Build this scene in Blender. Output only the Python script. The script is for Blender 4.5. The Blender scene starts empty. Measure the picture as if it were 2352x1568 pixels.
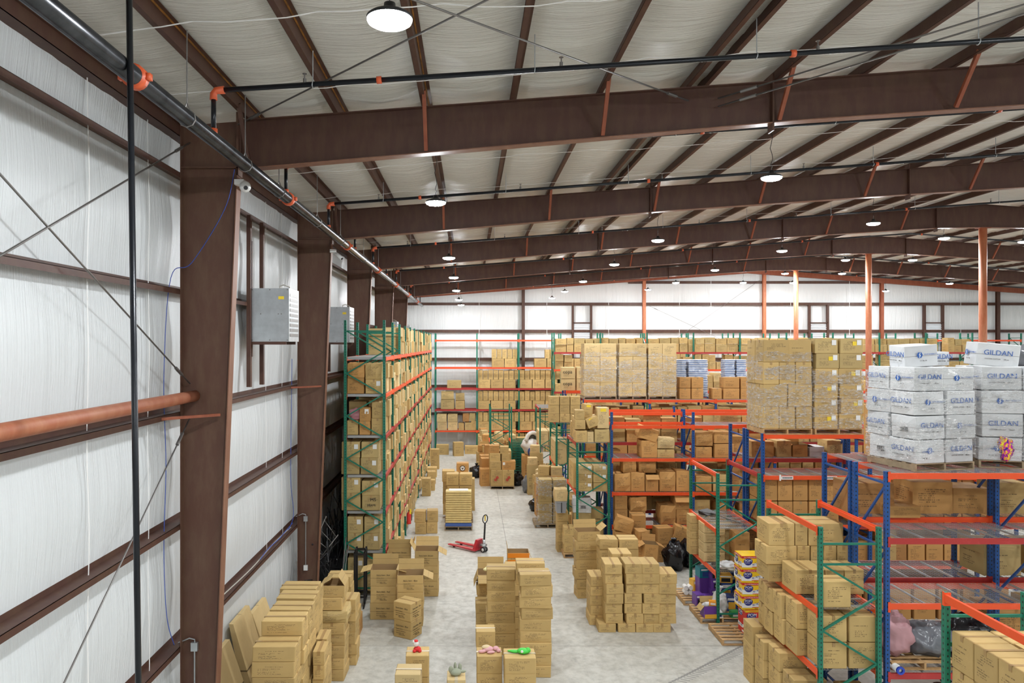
import bpy, bmesh, math, random
from mathutils import Vector, Matrix, noise
R = random.Random(11)
EXPOSURE = 2.3
F, CX, CY, H = 1700.0, 1080.0, 790.0, 6.97      # focal length (px of a 2352 frame), principal point, eye height
PI = math.pi
C = bpy.context.scene.collection
def P(u, v, Y): return Vector(((u-CX)*Y/F, Y, H-(v-CY)*Y/F))
def uX(u, p): return (u-CX)/p
ORD = ['bottom','second','third','fourth','fifth','sixth','seventh','eighth','ninth','tenth','eleventh','twelfth','thirteenth','fourteenth','fifteenth','sixteenth','seventeenth','eighteenth','nineteenth','twentieth']
NTH = ['first']+ORD[1:]
# ------------------------------------------------------------------ materials
def new_mat(name):
    m = bpy.data.materials.new(name); m.use_nodes = True
    nt = m.node_tree; nt.nodes.clear()
    out = nt.nodes.new('ShaderNodeOutputMaterial'); b = nt.nodes.new('ShaderNodeBsdfPrincipled')
    nt.links.new(b.outputs[0], out.inputs[0])
    return m, nt, b
class NT:
    """tiny node helper"""
    def __init__(s, nt): s.nt = nt
    def n(s, t, **kw):
        x = s.nt.nodes.new(t)
        for k, v in kw.items(): setattr(x, k, v)
        return x
    def l(s, a, b): s.nt.links.new(a, b)
    def put(s, sock, v):
        if hasattr(v, 'is_output') or isinstance(v, bpy.types.NodeSocket): s.l(v, sock)
        else: sock.default_value = v
    def m(s, op, a, b=0.0, c=0.0):
        x = s.n('ShaderNodeMath', operation=op)
        s.put(x.inputs[0], a); s.put(x.inputs[1], b)
        if len(x.inputs) > 2: s.put(x.inputs[2], c)
        return x.outputs[0]
    def mix(s, f, a, b):
        x = s.n('ShaderNodeMix', data_type='RGBA')
        s.put(x.inputs[0], f)
        for i, v in ((6, a), (7, b)):
            s.put(x.inputs[i], (*v, 1) if isinstance(v, tuple) and len(v) == 3 else v)
        return x.outputs[2]
    def noise(s, vec, scale, detail=3, rough=.5, ridged=False):
        x = s.n('ShaderNodeTexNoise')
        if ridged: x.noise_type = 'RIDGED_MULTIFRACTAL'; x.normalize = True; x.inputs['Scale'].default_value = scale
        x.inputs['Detail'].default_value = detail; x.inputs['Roughness'].default_value = rough
        if vec is not None: s.l(vec, x.inputs['Vector'])
        return x.outputs[0]
    def mapped(s, vec, scale=(1,1,1), loc=(0,0,0)):
        x = s.n('ShaderNodeMapping'); s.l(vec, x.inputs[0])
        x.inputs['Scale'].default_value = scale; x.inputs['Location'].default_value = loc
        return x.outputs[0]
    def ramp(s, f, a, b, lo=0., hi=1.):
        x = s.n('ShaderNodeMapRange'); s.put(x.inputs[0], f)
        x.inputs[1].default_value = a; x.inputs[2].default_value = b; x.inputs[3].default_value = lo; x.inputs[4].default_value = hi
        return x.outputs[0]
    def bump(s, h, strength=.3, dist=.01):
        x = s.n('ShaderNodeBump'); x.inputs['Strength'].default_value = strength; x.inputs['Distance'].default_value = dist
        s.l(h, x.inputs['Height']); return x.outputs[0]
def plain(name, col, rough=.6, metal=0., var=.0, nscale=3., spec=.5, emit=None, bump=0.):
    m, nt, b = new_mat(name); g = NT(nt)
    b.inputs['Base Color'].default_value = (*col, 1); b.inputs['Roughness'].default_value = rough
    b.inputs['Metallic'].default_value = metal; b.inputs['Specular IOR Level'].default_value = spec
    if var or bump:
        tc = g.n('ShaderNodeTexCoord'); nz = g.noise(tc.outputs['Object'], nscale, 5, .6)
        if var:
            f = g.ramp(nz, .3, .7, 0, 1)
            g.l(g.mix(f, tuple(c*(1-var) for c in col), tuple(min(1, c*(1+var)) for c in col)), b.inputs['Base Color'])
        if bump: g.l(g.bump(nz, bump, .02), b.inputs['Normal'])
    if emit:
        b.inputs['Emission Color'].default_value = (*emit[0], 1); b.inputs['Emission Strength'].default_value = emit[1]
    return m
M = {}
def rust_steel(name, col, col2):
    m, nt, b = new_mat(name); g = NT(nt)
    geo = g.n('ShaderNodeNewGeometry')
    f = g.ramp(g.noise(g.mapped(geo.outputs['Position'], (1.2, 1.2, .35)), 1.0, 6, .65), .42, .68)
    g.l(g.mix(f, col, col2), b.inputs['Base Color'])
    b.inputs['Roughness'].default_value = .5; b.inputs['Specular IOR Level'].default_value = .35
    return m
M['brown'] = rust_steel('brown_primer_steel', (.082, .036, .026), (.100, .052, .032))
M['colbrown'] = rust_steel('floor_lit_brown_column_paint', (.118, .056, .038), (.145, .082, .052))  # same brown paint as the rafters, paler for the light off the floor
M['flange'] = rust_steel('pale_primer_flange', (.20, .09, .055), (.26, .13, .08))  # flanges set paler than the webs
M['red'] = rust_steel('red_primer_steel', (.26, .07, .035), (.32, .10, .05))
M['orange_col'] = rust_steel('orange_primer_pipe', (.46, .14, .062), (.56, .22, .11))
M['rust'] = plain('rust_streak', (.30, .13, .025), .8, 0, .5, 9.)
M['black_pipe'] = plain('black_pipe', (.012, .014, .018), .28, .3)
M['dark_pipe'] = plain('dark_galvanised_pipe', (.075, .077, .082), .26, .8, .35, 2.)
M['strut'] = rust_steel('orange_primer_strut', (.36, .115, .058), (.42, .17, .09))
M['galv'] = plain('galvanised_steel', (.50, .53, .55), .38, .75, .12, 4.)
M['rod'] = plain('zinc_rod', (.22, .21, .20), .4, .7)
M['coupling'] = plain('orange_coupling', (.62, .10, .03), .45)
M['white_p'] = plain('white_plastic', (.8, .8, .79), .4)
M['black_p'] = plain('black_plastic', (.012, .012, .014), .4)
M['strap'] = plain('white_strap', (.86, .86, .85), .4)
M['blue_cable'] = plain('blue_cable', (.03, .08, .40), .5)
M['grey_cable'] = plain('grey_cable', (.45, .42, .36), .6)
M['louvre'] = plain('louvre_white', (.82, .85, .88), .4)
M['yellow'] = plain('yellow_sticker', (.85, .62, .03), .5)
M['lens'] = plain('lit_lens', (1, 1, 1), .4, emit=((.93, .97, 1.0), 150.0))
M['green'] = None
def rack_paint(name, col, holes=True):
    m, nt, b = new_mat(name); g = NT(nt)
    uv = g.n('ShaderNodeUVMap'); sep = g.n('ShaderNodeSeparateXYZ'); g.l(uv.outputs[0], sep.inputs[0])
    geo = g.n('ShaderNodeNewGeometry')
    wear = g.ramp(g.noise(geo.outputs['Position'], 7., 5, .7), .56, .74)
    basec = g.mix(g.m('MULTIPLY', wear, .35), col, tuple(min(1, c*1.5+.05) for c in col))
    if holes:
        du = g.m('MULTIPLY', g.m('SUBTRACT', sep.outputs[0], .5), .08)
        dv = g.m('MULTIPLY', g.m('SUBTRACT', g.m('FRACT', g.m('DIVIDE', sep.outputs[1], .0762)), .5), .0762)
        d = g.m('SQRT', g.m('ADD', g.m('MULTIPLY', du, du), g.m('MULTIPLY', g.m('MULTIPLY', dv, dv), .55)))
        hole = g.m('LESS_THAN', d, .0115)
        basec = g.mix(hole, basec, (.006, .008, .008))
    g.l(basec, b.inputs['Base Color']); b.inputs['Roughness'].default_value = .42
    return m
GREEN, BLUE, ORANGE, REDB = (.008, .17, .105), (.007, .072, .27), (.80, .085, .018), (.42, .030, .028)
M['green'] = rack_paint('green_rack_post_paint', GREEN); M['green_b'] = rack_paint('green_rack_brace_paint', GREEN, False)
M['blue'] = rack_paint('blue_rack_post_paint', BLUE); M['blue_b'] = rack_paint('blue_rack_brace_paint', BLUE, False)
M['orange'] = rack_paint('orange_beam_paint', ORANGE, False); M['redbeam'] = rack_paint('red_beam_paint', REDB, False)
M['wire'] = plain('zinc_wire', (.48, .48, .47), .4, .7)
M['wood'] = plain('pallet_wood', (.50, .31, .14), .8, 0, .3, 6.)
M['oldwood'] = plain('grey_pallet_wood', (.32, .24, .15), .85, 0, .3, 6.)
def concrete():
    m, nt, b = new_mat('polished_concrete'); g = NT(nt)
    geo = g.n('ShaderNodeNewGeometry'); p = geo.outputs['Position']
    sep = g.n('ShaderNodeSeparateXYZ'); g.l(p, sep.inputs[0])
    big = g.noise(p, .55, 6, .62); med = g.noise(g.mapped(p, (1, .7, 1)), 2.6, 8, .68); fine = g.noise(p, 26, 4, .6)
    c = g.mix(g.ramp(big, .33, .68), (.43, .42, .375), (.60, .592, .545))
    c = g.mix(g.m('MULTIPLY', g.ramp(med, .50, .70), .55), c, (.33, .325, .30))
    c = g.mix(g.m('MULTIPLY', g.ramp(med, .26, .40, 1, 0), .5), c, (.66, .65, .61))
    c = g.mix(g.m('MULTIPLY', g.ramp(fine, .58, .75), .25), c, (.30, .30, .28))
    # sawn joints
    jx = g.m('ABSOLUTE', g.m('SUBTRACT', g.m('PINGPONG', g.m('SUBTRACT', sep.outputs[0], 1.27), 2.75), 0))
    jy = g.m('ABSOLUTE', g.m('PINGPONG', g.m('SUBTRACT', sep.outputs[1], 17.1), 2.75))
    j = g.m('MAXIMUM', g.m('LESS_THAN', jx, .011), g.m('LESS_THAN', jy, .009))
    c = g.mix(g.m('MULTIPLY', j, .7), c, (.16, .15, .14))
    g.l(c, b.inputs['Base Color']); g.l(g.ramp(med, .3, .7, .36, .6), b.inputs['Roughness'])
    b.inputs['Specular IOR Level'].default_value = .35
    return m
M['floor'] = concrete()
def vinyl(name, col, scale, s2, rough=.36, strength=.5):
    m, nt, b = new_mat(name); g = NT(nt)
    geo = g.n('ShaderNodeNewGeometry'); p = geo.outputs['Position']
    h = g.m('ADD', g.noise(g.mapped(p, scale), 1, 5, .62), g.m('MULTIPLY', g.noise(g.mapped(p, s2), 1, 3, .5), 1.6))
    g.l(g.bump(h, strength, .05), b.inputs['Normal'])
    dirt = g.ramp(g.noise(g.mapped(p, tuple(x*.8 for x in scale)), .8, 4, .6), .60, .78)
    g.l(g.mix(g.m('MULTIPLY', dirt, .22), col, tuple(c*.62 for c in col)), b.inputs['Base Color'])
    b.inputs['Roughness'].default_value = rough
    return m
M['wall_l'] = vinyl('white_vinyl_wall', (.74, .77, .78), (1, 6.5, .16), (1, 1.3, .08), .30, .5)
M['wall_b'] = vinyl('white_vinyl_end_wall', (.80, .81, .81), (7, 1, .22), (1.6, 1, .10))
M['roof'] = vinyl('white_vinyl_roof', (.88, .86, .785), (.30, 8, 1), (.16, 2.2, 1), .40, 1.0)
# ------------------------------------------------------------------ mesh builder
class MB:
    def __init__(s): s.v, s.f, s.uv, s.mi = [], [], [], []
    def quad(s, pts, uv=None, mi=0):
        i = len(s.v); s.v += [tuple(p) for p in pts]; s.f.append(tuple(range(i, i+len(pts))))
        s.uv.append(uv or [(0, 0), (1, 0), (1, 1), (0, 1)][:len(pts)] + [(0, 0)]*max(0, len(pts)-4)); s.mi.append(mi)
    def hexa(s, c, mi=0, uvlen=None):
        """c: 8 corners, bottom ring 0-3 counter-clockwise seen from above, top ring 4-7"""
        i = len(s.v); s.v += [tuple(p) for p in c]
        for q in ((3,2,1,0), (4,5,6,7), (0,1,5,4), (1,2,6,5), (2,3,7,6), (3,0,4,7)):
            s.f.append(tuple(i+k for k in q)); s.uv.append([(0, 0), (1, 0), (1, 1), (0, 1)]); s.mi.append(mi)
    def box(s, x0, x1, y0, y1, z0, z1, mi=0):
        s.hexa([(x0,y0,z0), (x1,y0,z0), (x1,y1,z0), (x0,y1,z0), (x0,y0,z1), (x1,y0,z1), (x1,y1,z1), (x0,y1,z1)], mi)
    def bar(s, a, b, w, h, up=(0,0,1), mi=0):
        a, b = Vector(a), Vector(b); d = (b-a).normalized(); up = Vector(up)
        if abs(d.dot(up)) > .98: up = Vector((0, 1, 0))
        r = d.cross(up).normalized(); t = r.cross(d).normalized()
        r *= w/2; t *= h/2
        s.hexa([a-r-t, a+r-t, b+r-t, b-r-t, a-r+t, a+r+t, b+r+t, b-r+t], mi)
    def tube(s, pts, r, n=10, mi=0, cap=True):
        pts = [Vector(p) for p in pts]; rr = r if isinstance(r, (list, tuple)) else [r]*len(pts)
        i0 = len(s.v); ref = None
        for k, p in enumerate(pts):
            d = (pts[min(k+1, len(pts)-1)]-pts[max(k-1, 0)]).normalized()
            if ref is None:
                ref = Vector((0, 0, 1)) if abs(d.z) < .9 else Vector((1, 0, 0))
            a = d.cross(ref).normalized(); ref = a.cross(d).normalized()
            for j in range(n):
                t = 2*PI*j/n; s.v.append(tuple(p+(a*math.cos(t)+ref*math.sin(t))*rr[k]))
        for k in range(len(pts)-1):
            for j in range(n):
                a, b = i0+k*n+j, i0+k*n+(j+1) % n
                s.f.append((a, b, b+n, a+n)); s.uv.append([(0, 0), (1, 0), (1, 1), (0, 1)]); s.mi.append(mi)
        if cap:
            for k, rev in ((0, 0), (len(pts)-1, 1)):
                q = [i0+k*n+j for j in range(n)]
                if not rev: q.reverse()
                s.f.append(tuple(q)); s.uv.append([(0, 0)]*n); s.mi.append(mi)
    def lathe(s, prof, c=(0,0,0), n=20, mi=0):
        i0 = len(s.v)
        for r, z in prof:
            for j in range(n):
                t = 2*PI*j/n; s.v.append((c[0]+r*math.cos(t), c[1]+r*math.sin(t), c[2]+z))
        for k in range(len(prof)-1):
            for j in range(n):
                a, b = i0+k*n+j, i0+k*n+(j+1) % n
                s.f.append((a, b, b+n, a+n)); s.uv.append([(0, 0), (1, 0), (1, 1), (0, 1)]); s.mi.append(mi)
    def blob(s, c, rad, seed=0, amp=.15, nu=18, nv=12, mi=0, freq=1.6, zmin=None):
        i0 = len(s.v); rad = (rad,)*3 if isinstance(rad, (int, float)) else rad
        for k in range(nv+1):
            for j in range(nu):
                th = PI*k/nv; ph = 2*PI*j/nu
                d = Vector((math.sin(th)*math.cos(ph), math.sin(th)*math.sin(ph), math.cos(th)))
                q = 1+amp*noise.noise(d*freq+Vector((seed*7.3, seed*1.7, 0)))+amp*.5*noise.noise(d*freq*2.7+Vector((seed*3.1, 0, 9)))
                z = c[2]+d.z*rad[2]*q
                if zmin is not None: z = max(z, zmin)
                s.v.append((c[0]+d.x*rad[0]*q, c[1]+d.y*rad[1]*q, z))
        for k in range(nv):
            for j in range(nu):
                a, b = i0+k*nu+j, i0+k*nu+(j+1) % nu
                s.f.append((a, a+nu, b+nu, b)); s.uv.append([(0, 0), (1, 0), (1, 1), (0, 1)]); s.mi.append(mi)
    def mesh(s, name, mats, smooth=False):
        me = bpy.data.meshes.new(name); me.from_pydata(s.v, [], s.f)
        for m in (mats if isinstance(mats, (list, tuple)) else [mats]): me.materials.append(m)
        if any(s.mi): me.polygons.foreach_set('material_index', s.mi)
        ul = me.uv_layers.new(name='UVMap'); flat = []
        for u in s.uv:
            for a in u: flat += [a[0], a[1]]
        if len(flat) == 2*len(me.loops): ul.data.foreach_set('uv', flat)
        if smooth: me.polygons.foreach_set('use_smooth', [True]*len(me.polygons))
        me.update(); return me
    def build(s, name, mats, parent=None, smooth=False, loc=None):
        return link(name, s.mesh(name, mats, smooth), parent, loc)
def link(name, me, parent=None, loc=None, rz=0.):
    o = bpy.data.objects.new(name, me); C.objects.link(o)
    if parent is not None: o.parent = parent
    if loc is not None: o.location = loc
    if rz: o.rotation_euler = (0, 0, rz)
    return o
def tag(o, label=None, cat=None, group=None, kind=None):
    for k, v in (('label', label), ('category', cat), ('group', group), ('kind', kind)):
        if v: o[k] = v
    return o
def empty(name, loc=(0,0,0), rz=0., label=None, cat=None, group=None, kind=None):
    o = bpy.data.objects.new(name, None); C.objects.link(o); o.location = loc; o.rotation_euler = (0, 0, rz)
    o.empty_display_size = .1
    return tag(o, label, cat, group, kind)
def struct(o): o['kind'] = 'structure'; return o
# ------------------------------------------------------------------ shell
BAY = 7.62
FY = [BAY*(i+.486) for i in range(-1, 6)]          # frames along the hall; FY[1] is the one nearest in view
YB, XW, XR, XRIDGE = 49.45, -4.62, 41.4, 18.4
YF = -9.0
SL = .073
def topz(X): return 10.31+SL*((X if X <= XRIDGE else 2*XRIDGE-X)+4.39)
def shell():
    b = MB(); b.box(XW-.2, XR+.2, YF-.2, YB+.2, -.2, 0); struct(b.build('floor', M['floor']))
    # tyre tracks: two rows of rubber chevrons
    tr = MB()
    for k in range(34):
        t = k/33; v = 1568-98*t**.9; u = 1545+190*t**.86
        Y = F*H/(v-CY); X = (u-CX)*Y/F
        for sx in (-1, 1):
            a = Vector((X, Y, .0015)); w = .13
            tr.quad([a+Vector((sx*.015, .0, 0)), a+Vector((sx*.19, -.08, 0)), a+Vector((sx*.19, -.045, 0)), a+Vector((sx*.015, .03, 0))])
    m = plain('tyre_rubber_mark', (.27, .265, .25), .6)
    t = struct(tr.build('floor_marking', m))
    # walls: grids with the insulation bellying between girts
    GZ = [0., .55, 2.37, 4.23, 5.94, 7.8, 9.57, 10.9, 12.6]
    def belly(z):
        for a, c in zip(GZ, GZ[1:]):
            if a <= z <= c: return math.sin(PI*(z-a)/(c-a))**2
        return 0
    def wall(name, mat, pt, n1, n2, zt):
        vs, fs = [], []
        for i in range(n1+1):
            for j in range(n2+1): vs.append(pt(i/n1, j/n2))
        for i in range(n1):
            for j in range(n2):
                a = i*(n2+1)+j; fs.append((a, a+n2+1, a+n2+2, a+1))
        me = bpy.data.meshes.new(name); me.from_pydata(vs, [], fs); me.materials.append(mat)
        me.polygons.foreach_set('use_smooth', [True]*len(fs)); me.update()
        return struct(link(name, me))
    zrow = [a+(c-a)*k/9 for a, c in zip(GZ[:7], GZ[1:7]+[10.5]) for k in range(9)]+[10.5]
    def lw(s, t):
        y, z = YF+(YB-YF)*s, zrow[round(t*63)]
        w = .05*belly(z)*(1+.5*noise.noise((y*1.3, z*.2, 0)))+.022*noise.noise((y*5, z*.35, 3))*belly(z)
        return (XW+w, y, z)
    wall('wall_left', M['wall_l'], lw, 520, 63, 10.4)
    def bw(s, t):
        x = XW+(XR-XW)*s; z = (topz(x)+.22)*t
        w = .05*belly(z)*(1+.5*noise.noise((x*1.3, z*.2, 5)))+.02*noise.noise((x*5, z*.3, 7))*belly(z)
        return (x, YB-w, z)
    wall('wall_back', M['wall_b'], bw, 420, 60, 12)
    wall('wall_front', M['wall_b'], lambda s, t: (XR+(XW-XR)*s, YF, (topz(XR+(XW-XR)*s)+.22)*t), 60, 4, 12)
    wall('wall_right', M['wall_l'], lambda s, t: (XR, YB+(YF-YB)*s, 10.5*t), 8, 4, 10)
    # roof insulation sagging between purlins
    def rf(s, t):
        x, y = XW+(XR-XW)*s, YF+(YB-YF)*t
        k = ((x+3.35)/1.34) % 1.0
        sag = .085*math.sin(PI*k)*(1+.35*noise.noise((x*.2, y*2.2, 1))) + .035*noise.noise((x*.4, y*5, 4))*math.sin(PI*k)
        return (x, y, topz(x)+.235-sag)
    wall('ceiling', M['roof'], rf, 310, 520, 0)
shell()
# ------------------------------------------------------------------ steel frame
def rafter_depth(X):
    x = X if X <= XRIDGE else 2*XRIDGE-X
    for (a, da), (b, db) in zip([(-5, .74), (-3.5, .74), (1.5, .67), (5, .62), (11, .65), (16.7, .72)], [(-3.5, .74), (1.5, .67), (5, .62), (11, .65), (16.7, .72), (18.41, .82)]):
        if x <= b: return da+(db-da)*(x-a)/(b-a)
    return .82
PURX = [-3.35+1.34*k for k in range(16)]
PURX_ALL = PURX+[PURX[5]+.27]
def column(Y, n):
    o = empty('steel_column', (0, Y, 0), 0, f'{["brown tapered wall column, first along the side wall, carrying the long orange strut pipe","second brown tapered column along the side wall, with a switch box conduit","third brown tapered column along the side wall, beside the tall green rack end","fourth brown tapered column along the side wall, above the green rack row","fifth brown tapered column along the side wall, last before the end wall"][n]}', 'column', kind='thing')
    zk = 9.65; b = MB()
    def xi(z): return -3.94+(z/zk)*.40
    b.hexa([(-4.39,-.006,0),(xi(0),-.006,0),(xi(0),.006,0),(-4.39,.006,0),(-4.39,-.006,zk),(xi(zk),-.006,zk),(xi(zk),.006,zk),(-4.39,.006,zk)])
    zt = topz(-4.39); zt2 = topz(-3.54)
    b.hexa([(-4.39,-.006,zk),(-3.54,-.006,zk),(-3.54,.006,zk),(-4.39,.006,zk),(-4.39,-.006,zt),(-3.54,-.006,zt2),(-3.54,.006,zt2),(-4.39,.006,zt)])
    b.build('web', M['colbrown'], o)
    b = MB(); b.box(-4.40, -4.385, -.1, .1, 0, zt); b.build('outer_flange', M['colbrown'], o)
    b = MB(); b.hexa([(xi(0),-.1,0),(xi(0)+.014,-.1,0),(xi(0)+.014,.1,0),(xi(0),.1,0),(xi(zk),-.1,zk),(xi(zk)+.014,-.1,zk),(xi(zk)+.014,.1,zk),(xi(zk),.1,zk)])
    b.build('inner_flange', M['flange'], o)
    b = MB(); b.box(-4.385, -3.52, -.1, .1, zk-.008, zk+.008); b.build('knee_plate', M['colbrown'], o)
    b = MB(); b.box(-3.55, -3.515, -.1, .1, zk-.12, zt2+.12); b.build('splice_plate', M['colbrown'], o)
    b = MB(); b.bar((-3.8, -.1, 5.9), (-4.42, -.75, 5.9), .05, .04); b.build('flange_brace', M['red'], o)
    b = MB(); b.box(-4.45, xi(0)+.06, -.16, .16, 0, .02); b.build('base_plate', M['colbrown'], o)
def rafter(Y, n):
    names = ['first', 'second', 'third', 'fourth', 'fifth']
    o = empty('roof_rafter', (0, Y, 0), 0, f'brown steel roof rafter on the {names[n]} wall column, rising to the ridge', 'rafter', kind='thing')
    xs = [-3.51, -1, 1.5, 4.55, 5, 8, 11, 14, 16.7, 18.4, 20.1, 23, 26, 30, 34, 38, 41.2]
    w, bf, tf = MB(), MB(), MB()
    for a, c in zip(xs, xs[1:]):
        za, zc, ya, yc = topz(a), topz(c), topz(a)-rafter_depth(a), topz(c)-rafter_depth(c)
        w.hexa([(a,-.006,ya),(c,-.006,yc),(c,.006,yc),(a,.006,ya),(a,-.006,za),(c,-.006,zc),(c,.006,zc),(a,.006,za)])
        bf.hexa([(a,-.1,ya-.014),(c,-.1,yc-.014),(c,.1,yc-.014),(a,.1,ya-.014),(a,-.1,ya),(c,-.1,yc),(c,.1,yc),(a,.1,ya)])
        tf.hexa([(a,-.1,za-.014),(c,-.1,zc-.014),(c,.1,zc-.014),(a,.1,za-.014),(a,-.1,za),(c,-.1,zc),(c,.1,zc),(a,.1,za)])
    w.build('web', M['brown'], o); bf.build('bottom_flange', M['flange'], o); tf.build('top_flange', M['brown'], o)
    for X in (4.6, 11.2, 16.7, 20.1):
        b = MB(); b.box(X-.012, X+.012, -.1, .1, topz(X)-rafter_depth(X)-.13, topz(X)+(.11 if X < 15 else 0)); b.build('splice_plate', M['brown'], o)
    for k in range(0, 16, 2):
        for X in ([PURX[k]] if PURX[k] > 14 or k < 14 else [PURX[k]]) + ([2*XRIDGE-PURX[k]] if k > 5 else []):
            zb = topz(X)-rafter_depth(X)
            b = MB(); b.bar((X, -.09, zb+.03), (X, -.62, topz(X)+.06), .055, .055, (1,0,0)); b.build('flange_brace', M['brown'] if k == 0 else M['red'], o)
for n, Y in enumerate(FY[2:]): column(Y, n); rafter(Y, n)
def purlin(X, label):
    b = MB(); z = topz(X); y0, y1 = YF+.05, YB-.1
    b.box(X-.003, X+.003, y0, y1, z+.004, z+.2)
    b.box(X-.07, X+.003, y0, y1, z, z+.004); b.box(X-.003, X+.07, y0, y1, z+.196, z+.2)
    b.box(X-.07, X-.066, y0, y1, z, z+.022)
    o = tag(b.build('roof_purlin', M['brown']), label, 'purlin', kind='thing')
    if X < 1 and X < XRIDGE:
        b = MB(); b.box(X+.006, X+.022, y0, 13, z+.180, z+.195); b.build('rust_streak', M['rust'], o)
    return o
for i, X in enumerate(sorted(PURX_ALL)):
    purlin(X, f'{NTH[i]} brown roof purlin counting up the slope from the side wall')
for i, X in enumerate(sorted(2*XRIDGE-x for x in PURX[4:])):
    purlin(X, f'{NTH[i]} brown roof purlin counting down the far slope from the ridge')
GIRTZ = [2.37, 4.23, 5.94, 7.8, 9.57]
for i, z in enumerate(GIRTZ):
    b = MB(); b.box(XW, -4.405, YF+.1, YB-.3, z, z+.006); b.box(-4.412, -4.405, YF+.1, YB-.3, z-.075, z+.006); b.box(XW-.0, XW+.006, YF+.1, YB-.3, z, z+.075)
    tag(b.build('wall_girt', M['brown']), f'{["lowest","second lowest","middle","second highest","highest"][i]} brown girt running along the white side wall', 'girt', kind='thing')
b = MB(); b.box(XW, -4.40, YF+.1, YB-.3, 10.12, 10.126); b.box(-4.41, -4.40, YF+.1, YB-.3, 10.12, 10.30); b.box(-4.41, -4.36, YF+.1, YB-.3, 10.29, 10.30)
tag(b.build('eave_strut', M['brown']), 'brown eave strut where the white side wall meets the roof', 'beam', kind='thing')
# end wall
for i, z in enumerate([2.35, 4.18, 5.98, 7.84, 9.64, 11.07]):
    x0, x1 = (XW+.1, XR-.1) if i < 5 else (10.5, 28.1)
    b = MB(); b.box(x0, x1, YB-.24, YB-.02, z, z+.006); b.box(x0, x1, YB-.246, YB-.238, z-.09, z+.09)
    tag(b.build('wall_girt', M['brown']), f'{["lowest","second lowest","third lowest","third highest","second highest","short topmost"][i]} brown girt across the end wall', 'girt', kind='thing')
for i, (X, mt) in enumerate([(3.52, 'brown'), (11.54, 'orange_col'), (19.5, 'orange_col'), (27.3, 'red'), (35.0, 'brown')]):
    b = MB(); zt = topz(X)-.02
    b.box(X-.1, X+.1, YB-.45, YB-.435, 0, zt); b.box(X-.1, X+.1, YB-.255, YB-.245, 0, zt); b.box(X-.006, X+.006, YB-.435, YB-.255, 0, zt)
    tag(b.build('end_wall_column', M[mt]), f'{["dark brown","orange primed","tall orange primed","red primed","dark brown"][i]} end wall column, {NTH[i]} from the sprinkler main corner', 'column', kind='thing')
b = MB()
for a, c in ((-4.4, XRIDGE), (XRIDGE, 41.2)):
    b.hexa([(a,YB-.5,topz(a)-.32),(c,YB-.5,topz(c)-.32),(c,YB-.3,topz(c)-.32),(a,YB-.3,topz(a)-.32),(a,YB-.5,topz(a)),(c,YB-.5,topz(c)),(c,YB-.3,topz(c)),(a,YB-.3,topz(a))])
tag(b.build('rake_beam', M['red']), 'red brown rake beam under the roof along the end wall', 'beam', kind='thing')
for i, X in enumerate((6.82, 22.55, 30.2)):
    o = empty('wall_louvre', (X, YB-.3, 0), 0, f'white slatted wall louvre in a brown frame, {NTH[i]} along the end wall', 'louvre')
    for s in (0, 1):
        b = MB(); b.box(s*1.22-.07+.0, s*1.22+.07, 0, .18, 4.3, 9.6); b.build('jamb', M['brown'], o)
    b = MB()
    for k in range(9):
        z = 7.12+k*.135; b.hexa([(.08,.06,z),(1.14,.06,z),(1.14,.14,z+.08),(.08,.14,z+.08),(.08,.06,z+.02),(1.14,.06,z+.02),(1.14,.14,z+.10),(.08,.14,z+.10)])
    b.box(.07, 1.15, .15, .17, 7.05, 8.36); b.build('slat_panel', M['louvre'], o)
    b = MB(); b.box(0, 1.22, 0, .12, 8.36, 8.42); b.build('lintel', M['brown'], o)
for i, Y in enumerate(FY[4:]):
    o = empty('ridge_column', (18.4, Y, 0), 0, f'{["tall round orange pipe column under the ridge, first of three going back","round orange pipe column under the ridge, middle one of three","slim round orange pipe column under the ridge, last of three before the end wall"][i]}', 'column', kind='thing')
    zt = topz(18.4)-.835
    b = MB(); b.tube([(0,0,.02),(0,0,zt)], .13, 20); b.build('shaft', M['orange_col'], o, True)
    b = MB(); b.box(-.2, .2, -.14, .14, zt-.02, zt); b.build('cap_plate', M['red'], o)
    b = MB(); b.box(-.2, .2, -.2, .2, 0, .02); b.build('base_plate', M['red'], o)
# orange strut and brace rods in the side-wall bay
b = MB(); b.tube([(-4.2, 3.7, 6.18), (-4.2, 11.28, 6.18)], .085, 18)
tag(b.build('strut_pipe', M['strut'], None, True), 'thick round orange strut pipe along the side wall girt', 'pipe')
def rod(a, c, label, r=.012):
    b = MB(); b.tube([a, c], r, 6); o = b.build('brace_rod', M['rod'], None, True)
    a, c = Vector(a), Vector(c); d = (c-a).normalized(); L = (c-a).length
    t = MB(); t.tube([a+d*min(.35, L*.1), a+d*min(.6, L*.15)], r*2.0, 8); t.build('turnbuckle', M['rod'], o)
    return tag(o, label, 'rod')
rod((-4.26, 11.25, 10.03), (-4.26, 3.75, 6.3), 'thin steel brace rod slanting down across the white wall from the first column top')
rod((-4.26, 11.25, 6.37), (-4.26, 3.75, 9.9), 'thin steel brace rod rising across the white wall from above the orange strut')
rod((-4.26, 11.25, 5.85), (-4.26, 3.75, .62), 'thin steel brace rod dropping to the floor from below the orange strut')
zr = lambda X: topz(X)-.10
rod((-3.5, 11.15, zr(-3.5)), (4.3, 3.8, zr(4.3)), 'thin roof brace rod fixed at the first column knee under the white roof')
rod((3.3, 11.2, zr(3.3)-.12), (-4.2, 3.8, zr(-4.2)-.05), 'thin roof brace rod fixed at the first rafter beside a round washer')
rod((3.75, 11.2, zr(3.75)-.12), (11.5, 3.8, zr(11.5)), 'upper one of two roof brace rods spreading from the first rafter splice')
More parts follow.
